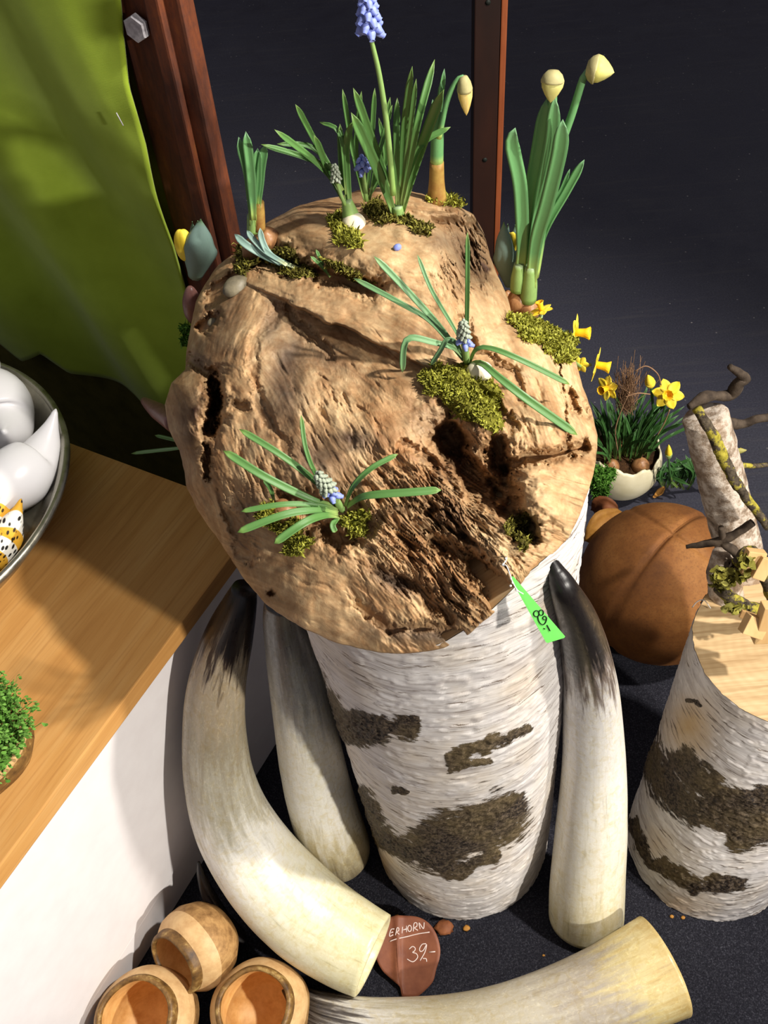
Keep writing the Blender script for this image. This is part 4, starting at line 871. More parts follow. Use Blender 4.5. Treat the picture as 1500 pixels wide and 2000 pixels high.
def stalk(par, P, rad, mat, name='stem', seg=10):
    n = len(P); r_ = np.interp(np.linspace(0, 1, n), np.linspace(0, 1, len(np.atleast_1d(rad))), np.atleast_1d(rad)); V, Fa = sweep(P, r_, seg)
    t = np.r_[np.repeat(np.linspace(0, 1, n), seg), 0, 1]; return mesh(name, V, Fa, MAT[mat], par, attrs={'t': t, 'u': V * 30})
def blob(par, c, r, mat, name, axis=(0, 0, 1), bump=0, nu=18, nv=12, point=0):
    def bf(V):
        k = 1 + bump * (fbm(V * 3 + np.asarray(c) * 50, 3, 3) - .5)
        return k * (1 - point * .25 * np.clip(V[:, 2], 0, 1) ** 2 * (1 - np.clip(V[:, 2], 0, 1)) * 4)
    return mesh(name, *ellipsoid(c, r, nu, nv, basis(axis), bf), MAT[mat], par)
px2m = lambda n, d: n * d / F
def bells(par, p0, p1, r, n, size, mat='bell', seed=0):
    """drooping bells around the spike axis p0 (bottom) -> p1 (top); each bell its own part sharing one mesh"""
    prof = [(.0001, 1.0), (.35, .95), (.62, .6), (.66, .2), (.52, -.25), (.36, -.55), (.44, -.7), (.40, -.72), (.30, -.5), (.0001, -.4)]
    v, f = lathe(np.array(prof) * size, 10); me = None; ax = nrm(np.asarray(p1) - np.asarray(p0)); Rz = basis(ax)
    for k in range(n):
        u = (k + .5) / n; a = k * 2.4 + seed; rad = r * (1 - .55 * u ** 1.5); out = Rz[:, 0] * math.cos(a) + Rz[:, 1] * math.sin(a); c = np.asarray(p0) * (1 - u) + np.asarray(p1) * u + out * rad
        R = basis(nrm(-out * .75 + ax * .75)); sc = 1 - .25 * u
        if me is None: o = mesh('bell', v, f, MAT[mat], par); me = o.data
        else: o = bpy.data.objects.new('bell', me); COL.objects.link(o); o.parent = par; o.matrix_parent_inverse = par.matrix_world.inverted()
        o.matrix_basis = Matrix([list(R[i] * sc) + [c[i]] for i in range(3)] + [[0, 0, 0, 1]])
def daffodil(par, c, facing, size, tr=1.0, mats=('yellow', 'orange'), roll=0.0, n=6, refl=.1):
    R = basis(facing, (0, 0, 1))
    for k in range(n):
        a = roll + k * 2 * np.pi / n; d = R[:, 0] * math.cos(a) + R[:, 1] * math.sin(a); m = np.cross(R[:, 2], d); V = []; 
        for i, t in enumerate(np.linspace(0, 1, 8)):
            wv = size * .34 * (math.sin(np.pi * min(t * .92 + .08, 1)) ** .75) * (1 if t < 1 else .02); p = np.asarray(c) + d * size * (.08 + .92 * t) + R[:, 2] * size * (refl * t - .12 * t * t + (.02 if k % 2 else 0))
            for x in (-1, -.4, .4, 1): V.append(p + m * wv * x - R[:, 2] * size * .06 * (1 - x * x) * math.sin(np.pi * t))
        Fa = [(i * 4 + j, i * 4 + j + 1, (i + 1) * 4 + j + 1, (i + 1) * 4 + j) for i in range(7) for j in range(3)]
        o = mesh('petal', V, Fa, MAT[mats[0]], par); so = o.modifiers.new('t', 'SOLIDIFY'); so.thickness = size * .02
    pr = [(.10, -.05), (.20, .05), (.22, .3), (.25, .6), (.34, .86), (.32, .86), (.22, .6), (.19, .3), (.17, .08), (.0001, .05)]
    v, f = lathe(np.array(pr) * [size, size * tr], 24, lambda th, u: 1 + (.09 * np.sin(th * 9) if .35 < u < .6 else 0)); mesh('trumpet', v @ R.T + np.asarray(c), f, MAT[mats[1]], par)
def plant(name, label, cat, base): return thing(name, label, cat, base)

# ---------------------------------------------------------------- plants at the back of the burl
YB = float(at_d(778, 425, BD(778, 425))[1])
A = plant('grape_hyacinth', 'tall grape hyacinth with a pale blue flower on top of the burl', 'plant', at_y(778, 429, YB))
for p, wd in (([(772, 424), (741, 341), (686, 220)], 20), ([(770, 380), (741, 312), (690, 172)], 15), ([(776, 400), (774, 290), (776, 191)], 13), ([(781, 400), (789, 257), (805, 130)], 13), ([(784, 400), (814, 249), (849, 116)], 14),
              ([(786, 412), (818, 304), (866, 176)], 20), ([(788, 370), (822, 285), (880, 248)], 12), ([(784, 380), (800, 260), (813, 154)], 10)):
    leaf(A, pl(p, [YB, YB - .01 + rng.uniform(-.015, .015), YB - .02 + rng.uniform(-.03, .03)], 16), px2m(wd, .93), 'musc', fold=.6)
stalk(A, pl([(768, 380), (756, 249), (741, 147), (724, 70), (719, 10)], YB - .015, 24), [.0030, .0028, .0026, .0022, .0015], 'stem')
f0, f1 = at_y(723, 68, YB - .015), at_y(716, -12, YB - .015); bells(A, f0, f1, .0085, 30, .0062)
blob(A, at_y(776, 436, YB), (.010, .010, .009), 'bulbb', 'bulb', bump=.2)
stalk(A, pl([(777, 434), (778, 418), (776, 402)], YB, 8), [.0062, .006, .005], 'stem', 'neck', 14)
YB2 = float(at_d(690, 436, BD(690, 436))[1])
B_ = plant('grape_hyacinth', 'grape hyacinth with spreading leaves and a bare white bulb at the back', 'plant', at_y(690, 436, YB2))
for p, wd in (([(679, 408), (638, 337), (536, 253)], 12), ([(672, 392), (627, 323), (510, 282)], 11), ([(677, 405), (640, 330), (613, 264)], 13), ([(670, 372), (616, 292), (541, 281)], 10), ([(681, 404), (668, 330), (664, 242)], 12), ([(684, 406), (676, 293), (688, 238)], 14), ([(660, 350), (612, 270), (577, 204)], 11), ([(676, 380), (664, 264), (623, 238)], 8)):
    leaf(B_, pl(p, [YB2, YB2 + .005, YB2 + rng.uniform(-.02, .02)], 16), px2m(wd, .95), 'musc', fold=.6)
blob(B_, at_y(692, 438, YB2 - .006), (.0125, .012, .0115), 'bulbw', 'bulb', (.3, -.2, 1), .15)
stalk(B_, pl([(686, 424), (681, 405), (677, 390)], YB2, 8), [.009, .007, .005], 'stem', 'neck', 12)
bells(B_, at_y(657, 354, YB2 - .004), at_y(653, 322, YB2 - .004), .0042, 30, .0026, 'budtop', 3); stalk(B_, pl([(674, 400), (664, 375), (657, 352)], YB2 - .004, 8), .002, 'stem')
YB3 = YB + .03
C_ = plant('grape_hyacinth', 'grape hyacinth with a small dark blue flower behind the others', 'plant', at_y(715, 396, YB3))
for p, wd in (([(716, 392), (725, 290), (732, 172)], 10), ([(720, 392), (745, 300), (762, 190)], 11), ([(712, 390), (690, 300), (669, 174)], 10), ([(712, 388), (695, 300), (706, 178)], 10), ([(722, 390), (735, 320), (766, 205)], 9), ([(718, 390), (752, 320), (740, 230)], 9)):
    leaf(C_, pl(p, YB3 + rng.uniform(-.01, .02), 16), px2m(wd, .97), 'musc', fold=.6)
stalk(C_, pl([(716, 392), (711, 350), (708, 318)], YB3 - .02, 8), .0022, 'stem'); bells(C_, at_y(709, 336, YB3 - .02), at_y(707, 308, YB3 - .02), .006, 14, .0045, seed=2)

YD = float(at_d(855, 396, BD(855, 396))[1]) + .0
D_ = plant('daffodil', 'daffodil with one drooping yellow bud on the back of the burl', 'plant', at_y(853, 388, YD))
stalk(D_, pl([(853, 392), (853, 355), (853, 316)], YD, 8), [.0105, .008, .0072], 'sheath', 'papery_sheath', 14)
stalk(D_, pl([(853, 322), (854, 270), (856, 215)], YD, 8), [.0068, .0065, .005], 'daff', 'leaf_bundle', 12)
for p, wd in (([(852, 330), (857, 230), (868, 134)], 11), ([(856, 330), (858, 240), (861, 158)], 11), ([(849, 330), (847, 260), (845, 194)], 9)): leaf(D_, pl(p, YD, 14), px2m(wd, .95), 'daff', fold=.5)
stalk(D_, pl([(857, 270), (873, 198), (890, 160), (903, 150), (908, 156)], YD - .01, 18), [.0028, .0026, .0022], 'daff')
def budshape(par, top, bot, r, mats=('bud', 'budgrey'), name='bud'):
    top, bot = np.asarray(top), np.asarray(bot); L = np.linalg.norm(bot - top); R = basis(bot - top)
    v, f = lathe(np.array([(.0001, 0), (.45, .03), (.80, .14), (1.0, .34), (.93, .5), (.62, .72), (.28, .9), (.0001, 1.0)]) * [r, L], 18, lambda th, u: 1 + .06 * np.sin(th * 3)); o = mesh(name, v @ R.T + top, f, MAT[mats[0]], par)
    v, f = lathe(np.array([(.0001, -.02), (.5, .0), (.86, .13), (1.06, .30), (1.04, .36)]) * [r, L], 18); mesh('bud_sheath', v @ R.T + top, f, MAT[mats[1]], o)
MAT['budy'] = simple('golden_bud', srgb(214, 176, 70), srgb(228, 206, 140), 60, .5, .3, .1, stretch=(4, 4, .5))
budshape(D_, at_y(906, 150, YD - .012), at_y(911, 226, YD - .012), px2m(14.5, .93), ('budy', 'budgrey'))

# left shoots
YE = float(at_d(508, 452, .985)[1])
E_ = plant('daffodil_shoot', 'blue green daffodil shoots standing on the back left of the burl', 'plant', at_y(506, 452, YE))
for p, wd in (([(494, 440), (488, 348), (466, 268)], 21), ([(496, 430), (490, 340), (480, 257)], 18), ([(504, 410), (510, 330), (519, 282)], 17), ([(500, 400), (503, 350), (503, 290)], 17)): leaf(E_, pl(p, YE + rng.uniform(-.01, .01), 14), px2m(wd, .98), 'daff', fold=.5)
stalk(E_, pl([(506, 448), (506, 420), (506, 394)], YE, 8), [.0065, .006, .005], 'sheath', 'papery_sheath', 12)
stalk(E_, pl([(494, 452), (494, 436), (493, 420)], YE, 8), [.0062, .006, .0055], 'stem', 'neck', 12)
blob(E_, bp(519, 468, .014), (.015, .013, .014), 'bulbb', 'bulb', (.3, -.2, 1), .2); blob(E_, bp(494, 492, .008), (.012, .012, .017), 'bulbb', 'bulb', (.1, -.1, 1), .2)
F_ = plant('fallen_shoot', 'blue green leaf shoot lying over the mossy crevice', 'plant', bp(590, 526, .01))
for p, dd, wd in (([(600, 530), (567, 521), (517, 500), (480, 478), (458, 457)], (.008, .012, .025, .04, .045), 15), ([(575, 522), (530, 500), (512, 470), (508, 445)], (.012, .022, .04, .06), 13), ([(560, 518), (520, 492), (495, 468), (482, 450)], (.014, .024, .038, .05), 12)):
    leaf(F_, pd(p, [BD(600, 530) + (BD(520, 500) - BD(600, 530)) * k / (len(p) - 1) - q for k, q in enumerate(dd)], 18), px2m(wd, .93), 'blueleaf', fold=.5)
G_ = plant('small_shoot', 'tiny pair of green leaf tips in the mossy crevice', 'plant', bp(643, 540, .005))
for p in ([(645, 541), (628, 520), (606, 500)], [(640, 534), (628, 512), (617, 487)]): leaf(G_, pd(p, [BD(650, 535) - .004, BD(650, 535) - .014, BD(650, 535) - .022], 10), px2m(7, .93), 'musc')

# grape hyacinth on the front right
db = BD(913, 710)
H_ = plant('grape_hyacinth', 'grape hyacinth with arching leaves in moss on the right of the burl', 'plant', at_d(913, 712, db))
for p, dd, wd, mt in (([(905, 700), (860, 640), (797, 570), (730, 500)], (.01, .03, .05, .065), 13, 'musc_grey'), ([(905, 704), (843, 630), (783, 593), (690, 543)], (.01, .028, .038, .03), 11, 'musc_grey'), ([(908, 690), (890, 647), (843, 567), (815, 497)], (.012, .03, .06, .075), 8, 'musc_grey'), ([(913, 700), (912, 633), (913, 550), (913, 453)], (.012, .04, .075, .10), 9, 'musc'),
                  ([(907, 700), (885, 680), (843, 668), (803, 660), (789, 678), (786, 728)], (.012, .022, .032, .036, .032, .016), 13, 'musc_grey'), ([(907, 702), (890, 670), (873, 664), (860, 685), (841, 714)], (.014, .032, .036, .03, .02), 10, 'musc_grey'),
                  ([(918, 706), (930, 683), (957, 680), (1017, 703), (1113, 751)], (.012, .028, .034, .036, .022), 12, 'musc'), ([(917, 713), (940, 710), (975, 738), (1033, 783), (1128, 850)], (.012, .03, .038, .04, .028), 17, 'musc')):
    d0 = BD(913, 710); leaf(H_, pd(p, [d0 - q + (0 if k < 2 else 0) for k, q in enumerate(dd)], 22), px2m(wd, .82), mt, fold=.5, tipf=.08)
stalk(H_, pd([(912, 708), (910, 690), (907, 668)], (db - .01, db - .025, db - .04), 8), .003, 'stem')
bells(H_, at_d(907, 676, db - .036), at_d(906, 656, db - .048), .0058, 9, .0042); bells(H_, at_d(906, 660, db - .046), at_d(905, 628, db - .064), .0050, 34, .0030, 'budtop')
blob(H_, at_d(936, 726, BD(936, 726) - .010), (.012, .010, .011), 'bulbw', 'bulb', (0, -.5, 1), .15)

# grape hyacinth on the front left
di = BD(667, 996)
I_ = plant('grape_hyacinth', 'grape hyacinth with glossy flat leaves in the front left hollow', 'plant', at_d(667, 998, di))
for p, dd, wd in (([(655, 988), (612, 977), (520, 933), (436, 880)], (.015, .035, .05, .05), 16), ([(658, 985), (612, 937), (549, 889), (467, 838)], (.015, .04, .05, .05), 13), ([(663, 990), (619, 930), (597, 875), (588, 810)], (.014, .045, .06, .065), 9), ([(674, 988), (690, 950), (725, 915), (777, 887)], (.014, .035, .046, .046), 11),
                  ([(678, 990), (705, 972), (740, 966), (800, 962), (862, 957)], (.014, .034, .042, .046, .046), 16), ([(660, 996), (630, 988), (557, 985), (470, 999)], (.014, .03, .045, .045), 11), ([(660, 1003), (620, 997), (557, 1005), (463, 1040)], (.014, .035, .05, .052), 15), ([(660, 1008), (630, 1008), (593, 1022), (535, 1062)], (.014, .034, .05, .052), 16), ([(662, 1010), (650, 1025), (655, 1040)], (.012, .02, .02), 12), ([(535, 976), (528, 955), (515, 937)], (.012, .025, .03), 9)):
    d0 = min(di, .86); leaf(I_, pd(p, [d0 - q for q in dd], 22), px2m(wd, .82), 'musc', fold=.5, tipf=.07)
stalk(I_, pd([(668, 996), (660, 982), (650, 968)], (di - .01, di - .03, di - .045), 8), .0032, 'stem')
bells(I_, at_d(651, 972, di - .042), at_d(640, 952, di - .055), .0055, 10, .0048)
bells(I_, at_d(643, 957, di - .05), at_d(620, 926, di - .07), .0062, 40, .0034, 'budtop', 1)
blob(I_, bp(560, 1008, .008), (.017, .013, .012), 'bulbb', 'bulb', (1, .2, .2), .2)

# tulips beside the burl
def tulip(name, lab, base, top, Y, wpx, tone, side, petal):
    t = plant(name, lab, 'plant', at_y(*base, Y)); d = float(proj(at_y(*base, Y))[2])
    P = pl([base, ((base[0] + top[0]) / 2 + side, (base[1] + top[1]) / 2), top], [Y, Y - .012, Y], 18)
    def broad(P, w, nm, face, cup):
        n = len(P); T = nrm(np.gradient(P, axis=0)); tt = np.linspace(0, 1, n); fc = np.asarray(face, float); Nn = nrm(fc - T * (T @ fc)[:, None]); B = np.cross(T, Nn)
        hw_ = w / 2 * np.where(tt < .38, .42 + .58 * sst(tt / .38), 1 - np.clip((tt - .38) / .62, 0, 1) ** 2.3) * (1 + .05 * np.sin(tt * 17)); hw_[-1] = 1e-4; V = []; xs = np.linspace(-1, 1, 9)
        for i in range(n): V.append(P[i] + (np.sin(xs * cup) / math.sin(min(cup, 1.57)) * hw_[i])[:, None] * B[i] - ((1 - np.cos(xs * cup)) * hw_[i])[:, None] * Nn[i])
        V = np.concatenate(V); Fa = [(i * 9 + j, i * 9 + j + 1, (i + 1) * 9 + j + 1, (i + 1) * 9 + j) for i in range(n - 1) for j in range(8)]
        o = mesh(nm, V, Fa, MAT[tone], t, attrs={'t': np.repeat(tt, 9), 'u': np.stack([np.tile(xs, n), np.zeros(9 * n), np.repeat(tt * 3, 9)], -1)}); so = o.modifiers.new('t', 'SOLIDIFY'); so.thickness = .0012
    face = nrm(CP - P.mean(0)); broad(P, px2m(wpx, d), 'leaf', face, 1.2)
    P2 = pl([base, ((base[0] + top[0]) / 2 - side * 1.2, (base[1] + top[1]) / 2), (top[0] - side * 2.2, top[1] + 4)], [Y + .008, Y + .02, Y + .01], 18); broad(P2, px2m(wpx * .5, d), 'leaf', face + np.array([-.6 * np.sign(side), 0, 0]), 1.0)
    P3 = pl([base, ((base[0] + top[0]) / 2 - side * 2, (base[1] + top[1]) / 2), (top[0] - side * 5.5, top[1] + 6)], [Y + .012, Y + .022, Y + .014], 18); broad(P3, px2m(wpx * .34, d), 'leaf', face, .8)
    q0, q1 = at_y(*petal[0], Y + .004), at_y(*petal[1], Y + .004); Lp = np.linalg.norm(q1 - q0)
    for a in (-.7, 0, .7):
        R = basis(q1 - q0); v, f = ellipsoid((0, 0, Lp / 2), (px2m(petal[2], d) * .8, px2m(petal[2], d) * .5, Lp / 2), 14, 10); c, s_ = math.cos(a), math.sin(a)
        v = v + np.array([s_ * .003, -c * .002, 0]); mesh('petal', v @ R.T + q0, f, MAT['yellow'], t)
    return t, d
J_, dJ = tulip('tulip', 'budding yellow tulip with a purple bulb left of the burl', (380, 548), (392, 428), .93, 66, 'tulip', 3, ((366, 508), (354, 446), 19))
blob(J_, at_y(375, 596, .93), (px2m(19, dJ), px2m(19, dJ), px2m(46, dJ)), 'bulbp', 'bulb', (.12, 0, 1), .06, point=.3)
K_, dK = tulip('tulip', 'budding yellow tulip half hidden behind the tall daffodil leaves', (996, 562), (984, 434), .90, 44, 'tulip', -4, ((999, 492), (997, 452), 11))
blob(K_, at_y(990, 590, .91), (px2m(14, dK), px2m(14, dK), px2m(28, dK)), 'bulbb', 'bulb', (0, 0, 1), .1)

# tall daffodil at the right of the burl
YL = .875
L_ = plant('daffodil', 'tall daffodil with two fat closed buds at the right of the burl', 'plant', at_y(1028, 600, YL))
for p, wd, dy in (([(1014, 540), (1020, 480), (1016, 368), (1000, 282), (1006, 250)], 29, 0), ([(1016, 540), (1024, 480), (1035, 385), (1052, 282), (1068, 192)], 26, .012), ([(1034, 560), (1042, 480), (1056, 385), (1076, 280), (1084, 190)], 28, .004), ([(1036, 560), (1048, 470), (1068, 400), (1092, 300), (1099, 234)], 31, -.008), ([(1042, 540), (1062, 455), (1106, 375), (1141, 312)], 18, .005), ([(1046, 520), (1076, 410), (1098, 368), (1113, 330)], 10, .015)):
    leaf(L_, pl(p, YL + dy, 26), px2m(wd, .95), 'daff', fold=.35, base=.75, tipf=.10)
stalk(L_, pl([(1040, 540), (1056, 380), (1074, 260), (1080, 190), (1078, 160)], YL + .008, 24), [.005, .0045, .004], 'daff')
stalk(L_, pl([(1044, 540), (1080, 340), (1119, 217), (1140, 150), (1150, 138)], YL + .006, 24), [.005, .0042, .0035], 'daff')
budshape(L_, at_y(1081, 138, YL + .002), at_y(1075, 201, YL - .004), px2m(22, .90)); budshape(L_, at_y(1146, 132, YL + .006), at_y(1200, 142, YL - .002), px2m(26, .90))
stalk(L_, pl([(1011, 566), (1012, 545), (1014, 515)], YL, 8), [.0085, .0082, .0055], 'stem', 'neck', 14); stalk(L_, pl([(1031, 586), (1033, 560), (1036, 520)], YL - .004, 8), [.0098, .0092, .006], 'stem', 'neck', 14)
blob(L_, at_y(1010, 590, YL), (.012, .012, .014), 'bulbb', 'bulb', bump=.2); blob(L_, at_y(1032, 606, YL - .006), (.013, .012, .014), 'bulbb', 'bulb', bump=.2)

# small daffodils on the far right flank of the burl
YM = .80
M_ = plant('small_daffodil', 'small yellow daffodils nodding out from the right flank of the burl', 'plant', bp(1092, 700, 0))
for c, fc, sz, tr, st_ in (((1123, 649), (1.0, -.42, .12), 36, .95, [(1070, 690), (1085, 655), (1110, 647)]), ((1164, 712), (1.0, -.45, -.05), 34, .95, [(1110, 730), (1135, 716), (1155, 712)]), ((1058, 606), (-.3, .3, 1), 24, .9, [(1050, 650), (1056, 625), (1058, 612)]), ((1134, 712), (.3, .5, -.2), 18, .9, [(1110, 730), (1125, 715), (1132, 712)])):
    d = float(proj(at_y(*c, YM))[2]); daffodil(M_, at_y(*c, YM), fc, px2m(sz, d), tr, roll=.3); stalk(M_, crom(np.vstack([bp(1092, 700, -.004), bp(1100, 690, .006), [at_y(a, b, YM + .004) for a, b in st_[1:]]]), 16), .0018, 'stem')

# ---------------------------------------------------------------- egg pot with daffodils behind the ball
ec = at_z(1216, 902, .080); YE2 = float(ec[1]); de = float(proj(ec)[2]); er_ = px2m(74, de)
EG = plant('egg_pot', 'cream broken eggshell pot of small daffodils behind the rusty ball', 'pot', (ec[0], ec[1], 0.0))
pr = []
for t in np.linspace(-np.pi / 2, .42, 26): pr.append((er_ * math.cos(t) * (1.0), er_ * 1.12 * math.sin(t)))
pr[0] = (.0001, pr[0][1])
v, f = lathe(pr, 72); top_ = v[:, 2] > pr[-7][1] - 1e-6; th = np.arctan2(v[:, 1], v[:, 0]); jag = (n2(np.cos(th) * 5, np.sin(th) * 5, 3, 8) - .5) * .035
v[:, 2] += np.where(top_, jag * np.clip((v[:, 2] - pr[-7][1]) / (pr[-1][1] - pr[-7][1]), 0, 1), 0)
ecen = np.array([ec[0], ec[1], er_ * 1.12]); o = mesh('shell', v + ecen, f[:-1], MAT['shell'], EG); so = o.modifiers.new('t', 'SOLIDIFY'); so.thickness = .003
yo = ecen[2] - ec[2]
v, f = lathe([(.0001, .022), (.5 * er_, .020), (.93 * er_, .012), (.92 * er_, -.01)], 40); v[:, 2] += .012 * (fbm(v * 60, 3, 3) - .5); mesh('soil', v + ecen + [0, 0, 0], f, MAT['soil'], EG)
blob(EG, ecen + [.022, -.038, .022], (.017, .016, .02), 'bulbb', 'bulb', bump=.15); blob(EG, ecen + [-.03, -.03, .018], (.014, .014, .018), 'bulbb', 'bulb', bump=.15); blob(EG, ecen + [.0, .02, .02], (.015, .015, .02), 'bulbb', 'bulb', bump=.15)
def Eg(px, py, dy=0): return at_y(px, py, YE2 + dy)
for k in range(72):
    bx = rng.uniform(-.04, .042); by = rng.uniform(-.03, .035); b0 = ecen + [bx, by, .018]; hh = rng.uniform(.06, .14); lean = np.array([bx * .9 + rng.normal() * .018, rng.normal() * .02, 0])
    leaf(EG, crom(np.array([b0, b0 + [lean[0] * .4, lean[1] * .4, hh * .55], b0 + [lean[0] * 1.2, lean[1] * 1.2, hh]]), 8), rng.uniform(.004, .0065), 'darkleaf', fold=.6)
daffodil(EG, Eg(1305, 770, -.03), nrm(CP - Eg(1305, 770)) + np.array([.0, 0, -.2]), px2m(29, de), .45, ('yellow', 'orange'), .52, refl=.0)
stalk(EG, np.array([ecen + [.03, 0, .02], Eg(1290, 830, -.01), Eg(1303, 778, -.022)]), [.003, .002], 'darkleaf')
daffodil(EG, Eg(1186, 758, -.03), (-.7, -.5, .25), px2m(24, de), .9, roll=.2); stalk(EG, crom(np.array([ecen + [-.02, 0, .02], Eg(1213, 800, -.02), Eg(1200, 776, -.025), Eg(1190, 762, -.028)]), 12), [.003, .0025], 'musc')
budshape(EG, Eg(1272, 755, -.01), Eg(1265, 732, -.01), px2m(9, de), ('yellow', 'yellow')); stalk(EG, np.array([ecen + [.01, 0, .02], Eg(1276, 800), Eg(1272, 756, -.01)]), [.003, .0025], 'darkleaf')
parts = []
for k in range(160):
    a = Eg(1222 + rng.normal() * 9, 800 + rng.normal() * 8, -.02); b = Eg(1228 + rng.normal() * 16, 735 + rng.normal() * 16, -.02 + rng.normal() * .02); m_ = (a + b) / 2 + rng.normal(size=3) * .006
    parts.append(sweep(crom(np.array([a, m_, b]), 5), .0005, 3, cap=False))
v, f = cat_parts(parts); mesh('dry_tuft', v, f, MAT['tuft'], EG)
for p in ([(1240, 725), (1262, 715), (1284, 730), (1291, 752)], [(1206, 880), (1202, 840), (1214, 800), (1230, 765)], [(1284, 850), (1298, 825), (1308, 800)], [(1222, 775), (1245, 768), (1270, 770)]): mesh('dry_fibre', *sweep(pl(p, YE2 - .045, 18), .0012, 5), MAT['tuft'], EG)
# plants further back
for k, (bx, by, n_, lab) in enumerate(((1318, 945, 26, 'narrow leaved daffodil clump with one yellow bud behind the leaning log'),)):
    yy = 1.22; O_ = plant('small_daffodil', lab, 'plant', at_y(bx, by, yy))
    for j in range(n_):
        b0 = at_y(bx + rng.uniform(-28, 30), by + rng.uniform(-4, 12), yy + rng.uniform(-.02, .02)); leaf(O_, crom(np.array([b0, b0 + [rng.normal() * .01, 0, .035], b0 + [rng.normal() * .03, rng.normal() * .02, rng.uniform(.05, .085)]]), 7), rng.uniform(.005, .008), 'darkleaf', fold=.6)
    budshape(O_, at_y(1306, 895, yy - .02), at_y(1306, 868, yy - .02), px2m(7, 1.75), ('yellow', 'musc')); stalk(O_, pl([(1312, 940), (1307, 915), (1306, 893)], yy - .02, 8), .002, 'darkleaf')
bb = plant('daffodil_bud', 'single yellow green daffodil bud right of the leaning log', 'plant', at_y(1435, 885, 1.2)); budshape(bb, at_y(1432, 882, 1.2), at_y(1459, 879, 1.19), px2m(6, 1.8), ('bud', 'musc')); stalk(bb, pl([(1400, 940), (1415, 900), (1433, 882)], 1.22, 10), .002, 'darkleaf')
budshape(bb, at_y(1441, 880, 1.2), at_y(1458, 880, 1.19), px2m(5, 1.8), ('yellow', 'yellow'), 'petal_tip')

# ---------------------------------------------------------------- moss
def moss(label, areas, n, ln, mat, surf, h=.008, upw=.5, wd=.0011):
    parts = []; rn = []
    for (cx, cy, rx, ry, ang) in areas:
        c_, s_ = math.cos(math.radians(ang)), math.sin(math.radians(ang)); k = 16; m = 24; V = []; 
        def P_(u, a, hh):
            jx = 1 + .22 * math.sin(a * 3 + cx) + .14 * math.sin(a * 5 + cy); x = cx + (rx * u * math.cos(a) * c_ - ry * u * math.sin(a) * s_) * jx; y = cy + (rx * u * math.cos(a) * s_ + ry * u * math.sin(a) * c_) * jx; return x, y
        pts = [(0.0, 0.0)] + [(i / 6, 2 * np.pi * j / m) for i in range(1, 7) for j in range(m)]
        X = np.array([P_(u, a, 0) for u, a in pts]); hh = np.array([h * math.sqrt(max(0, 1 - u * u)) - .001 for u, a in pts]) * (.6 + .8 * rng.random(len(pts)))
        S, Nn = surf(X[:, 0], X[:, 1]); V = S + Nn * hh[:, None]
        Fa = [(0, 1 + j, 1 + (j + 1) % m) for j in range(m)] + [(1 + i * m + j, 1 + (i + 1) * m + j, 1 + (i + 1) * m + (j + 1) % m, 1 + i * m + (j + 1) % m) for i in range(5) for j in range(m)]
        parts.append((V, Fa)); rn += [.1] * len(V)
        nn = int(n); u = np.sqrt(rng.random(nn)); a = rng.random(nn) * 2 * np.pi; X = np.array([P_(q, w_, 0) for q, w_ in zip(u, a)]); S, Nn = surf(X[:, 0], X[:, 1]); S = S + Nn * (h * np.sqrt(np.clip(1 - u * u, 0, 1)) * .8)[:, None]
        for p, nm in zip(S, Nn):
            d = nrm(nm * .9 + np.array([0, 0, upw]) + rng.normal(size=3) * .6); L = ln * rng.uniform(.5, 1.3); e1 = nrm(np.cross(d, rng.normal(size=3))); d2 = nrm(d + rng.normal(size=3) * .7)
            q = [p - e1 * wd, p + e1 * wd, p + d * L * .55 + e1 * wd * .9, p + d * L * .55 - e1 * wd * .9, p + d * L * .55 + d2 * L * .45]
            parts.append((np.array(q), [(0, 1, 2, 3), (3, 2, 4)])); r_ = rng.uniform(.15, 1); rn += [r_ * .6, r_ * .6, r_, r_, r_]
    v, f = cat_parts(parts); o = mesh('moss_clump', v, f, MAT[mat], attrs={'rnd': np.array(rn)}, smooth=False); tag(o, label, 'moss', 'moss clumps'); return o
def s_burl(x, y):
    e_ = 6.; D = burl_fields(x, y)[0]; D = np.minimum(D, burl_fields(x, y + 10)[0] + .01); P = at_d(x, y, D - .001)
    return P, nrm(CP - P)
def s_flat(z):
    def g(x, y): P = np.array([at_z(a, b, z) for a, b in zip(x, y)]); return P, np.tile([0, 0, 1.], (len(P), 1))
    return g
def s_y(Y):
    def g(x, y): P = np.array([at_y(a, b, Y) for a, b in zip(x, y)]); return P, nrm(CP - P)
    return g
moss('moss tuft in the crevice under the fallen blue green shoot', [(545, 505, 42, 22, 15), (580, 528, 34, 14, 10)], 420, .007, 'moss_dark', s_burl)
moss('dark moss at the upper left shoulder of the burl', [(480, 505, 22, 32, 20)], 360, .008, 'moss_dark', s_burl)
moss('narrow moss strip in the crevice right of the fallen shoot', [(665, 525, 34, 10, 28), (700, 545, 26, 8, 24)], 200, .006, 'moss_dark', s_burl)
moss('moss around the white bulb at the back of the burl', [(668, 455, 22, 20, 0), (690, 470, 18, 14, 0), (658, 430, 18, 16, 0)], 240, .008, 'moss', s_burl)
moss('moss at the foot of the tall grape hyacinth', [(755, 420, 38, 18, 8), (735, 405, 26, 14, 0), (815, 440, 34, 12, 30)], 240, .007, 'moss_dark', s_burl)
moss('moss at the foot of the drooping bud daffodil', [(868, 390, 34, 10, 10)], 320, .009, 'moss', s_burl)
moss('bright moss cushion under the right grape hyacinth', [(885, 750, 52, 42, 30), (930, 785, 60, 48, 30), (845, 745, 22, 24, 0)], 900, .0065, 'moss', s_burl, h=.012)
moss('dense moss cushion on the right shoulder of the burl', [(1035, 640, 40, 24, 30), (1085, 665, 40, 26, 35), (1108, 690, 18, 22, 40)], 900, .006, 'moss', s_burl, h=.011)
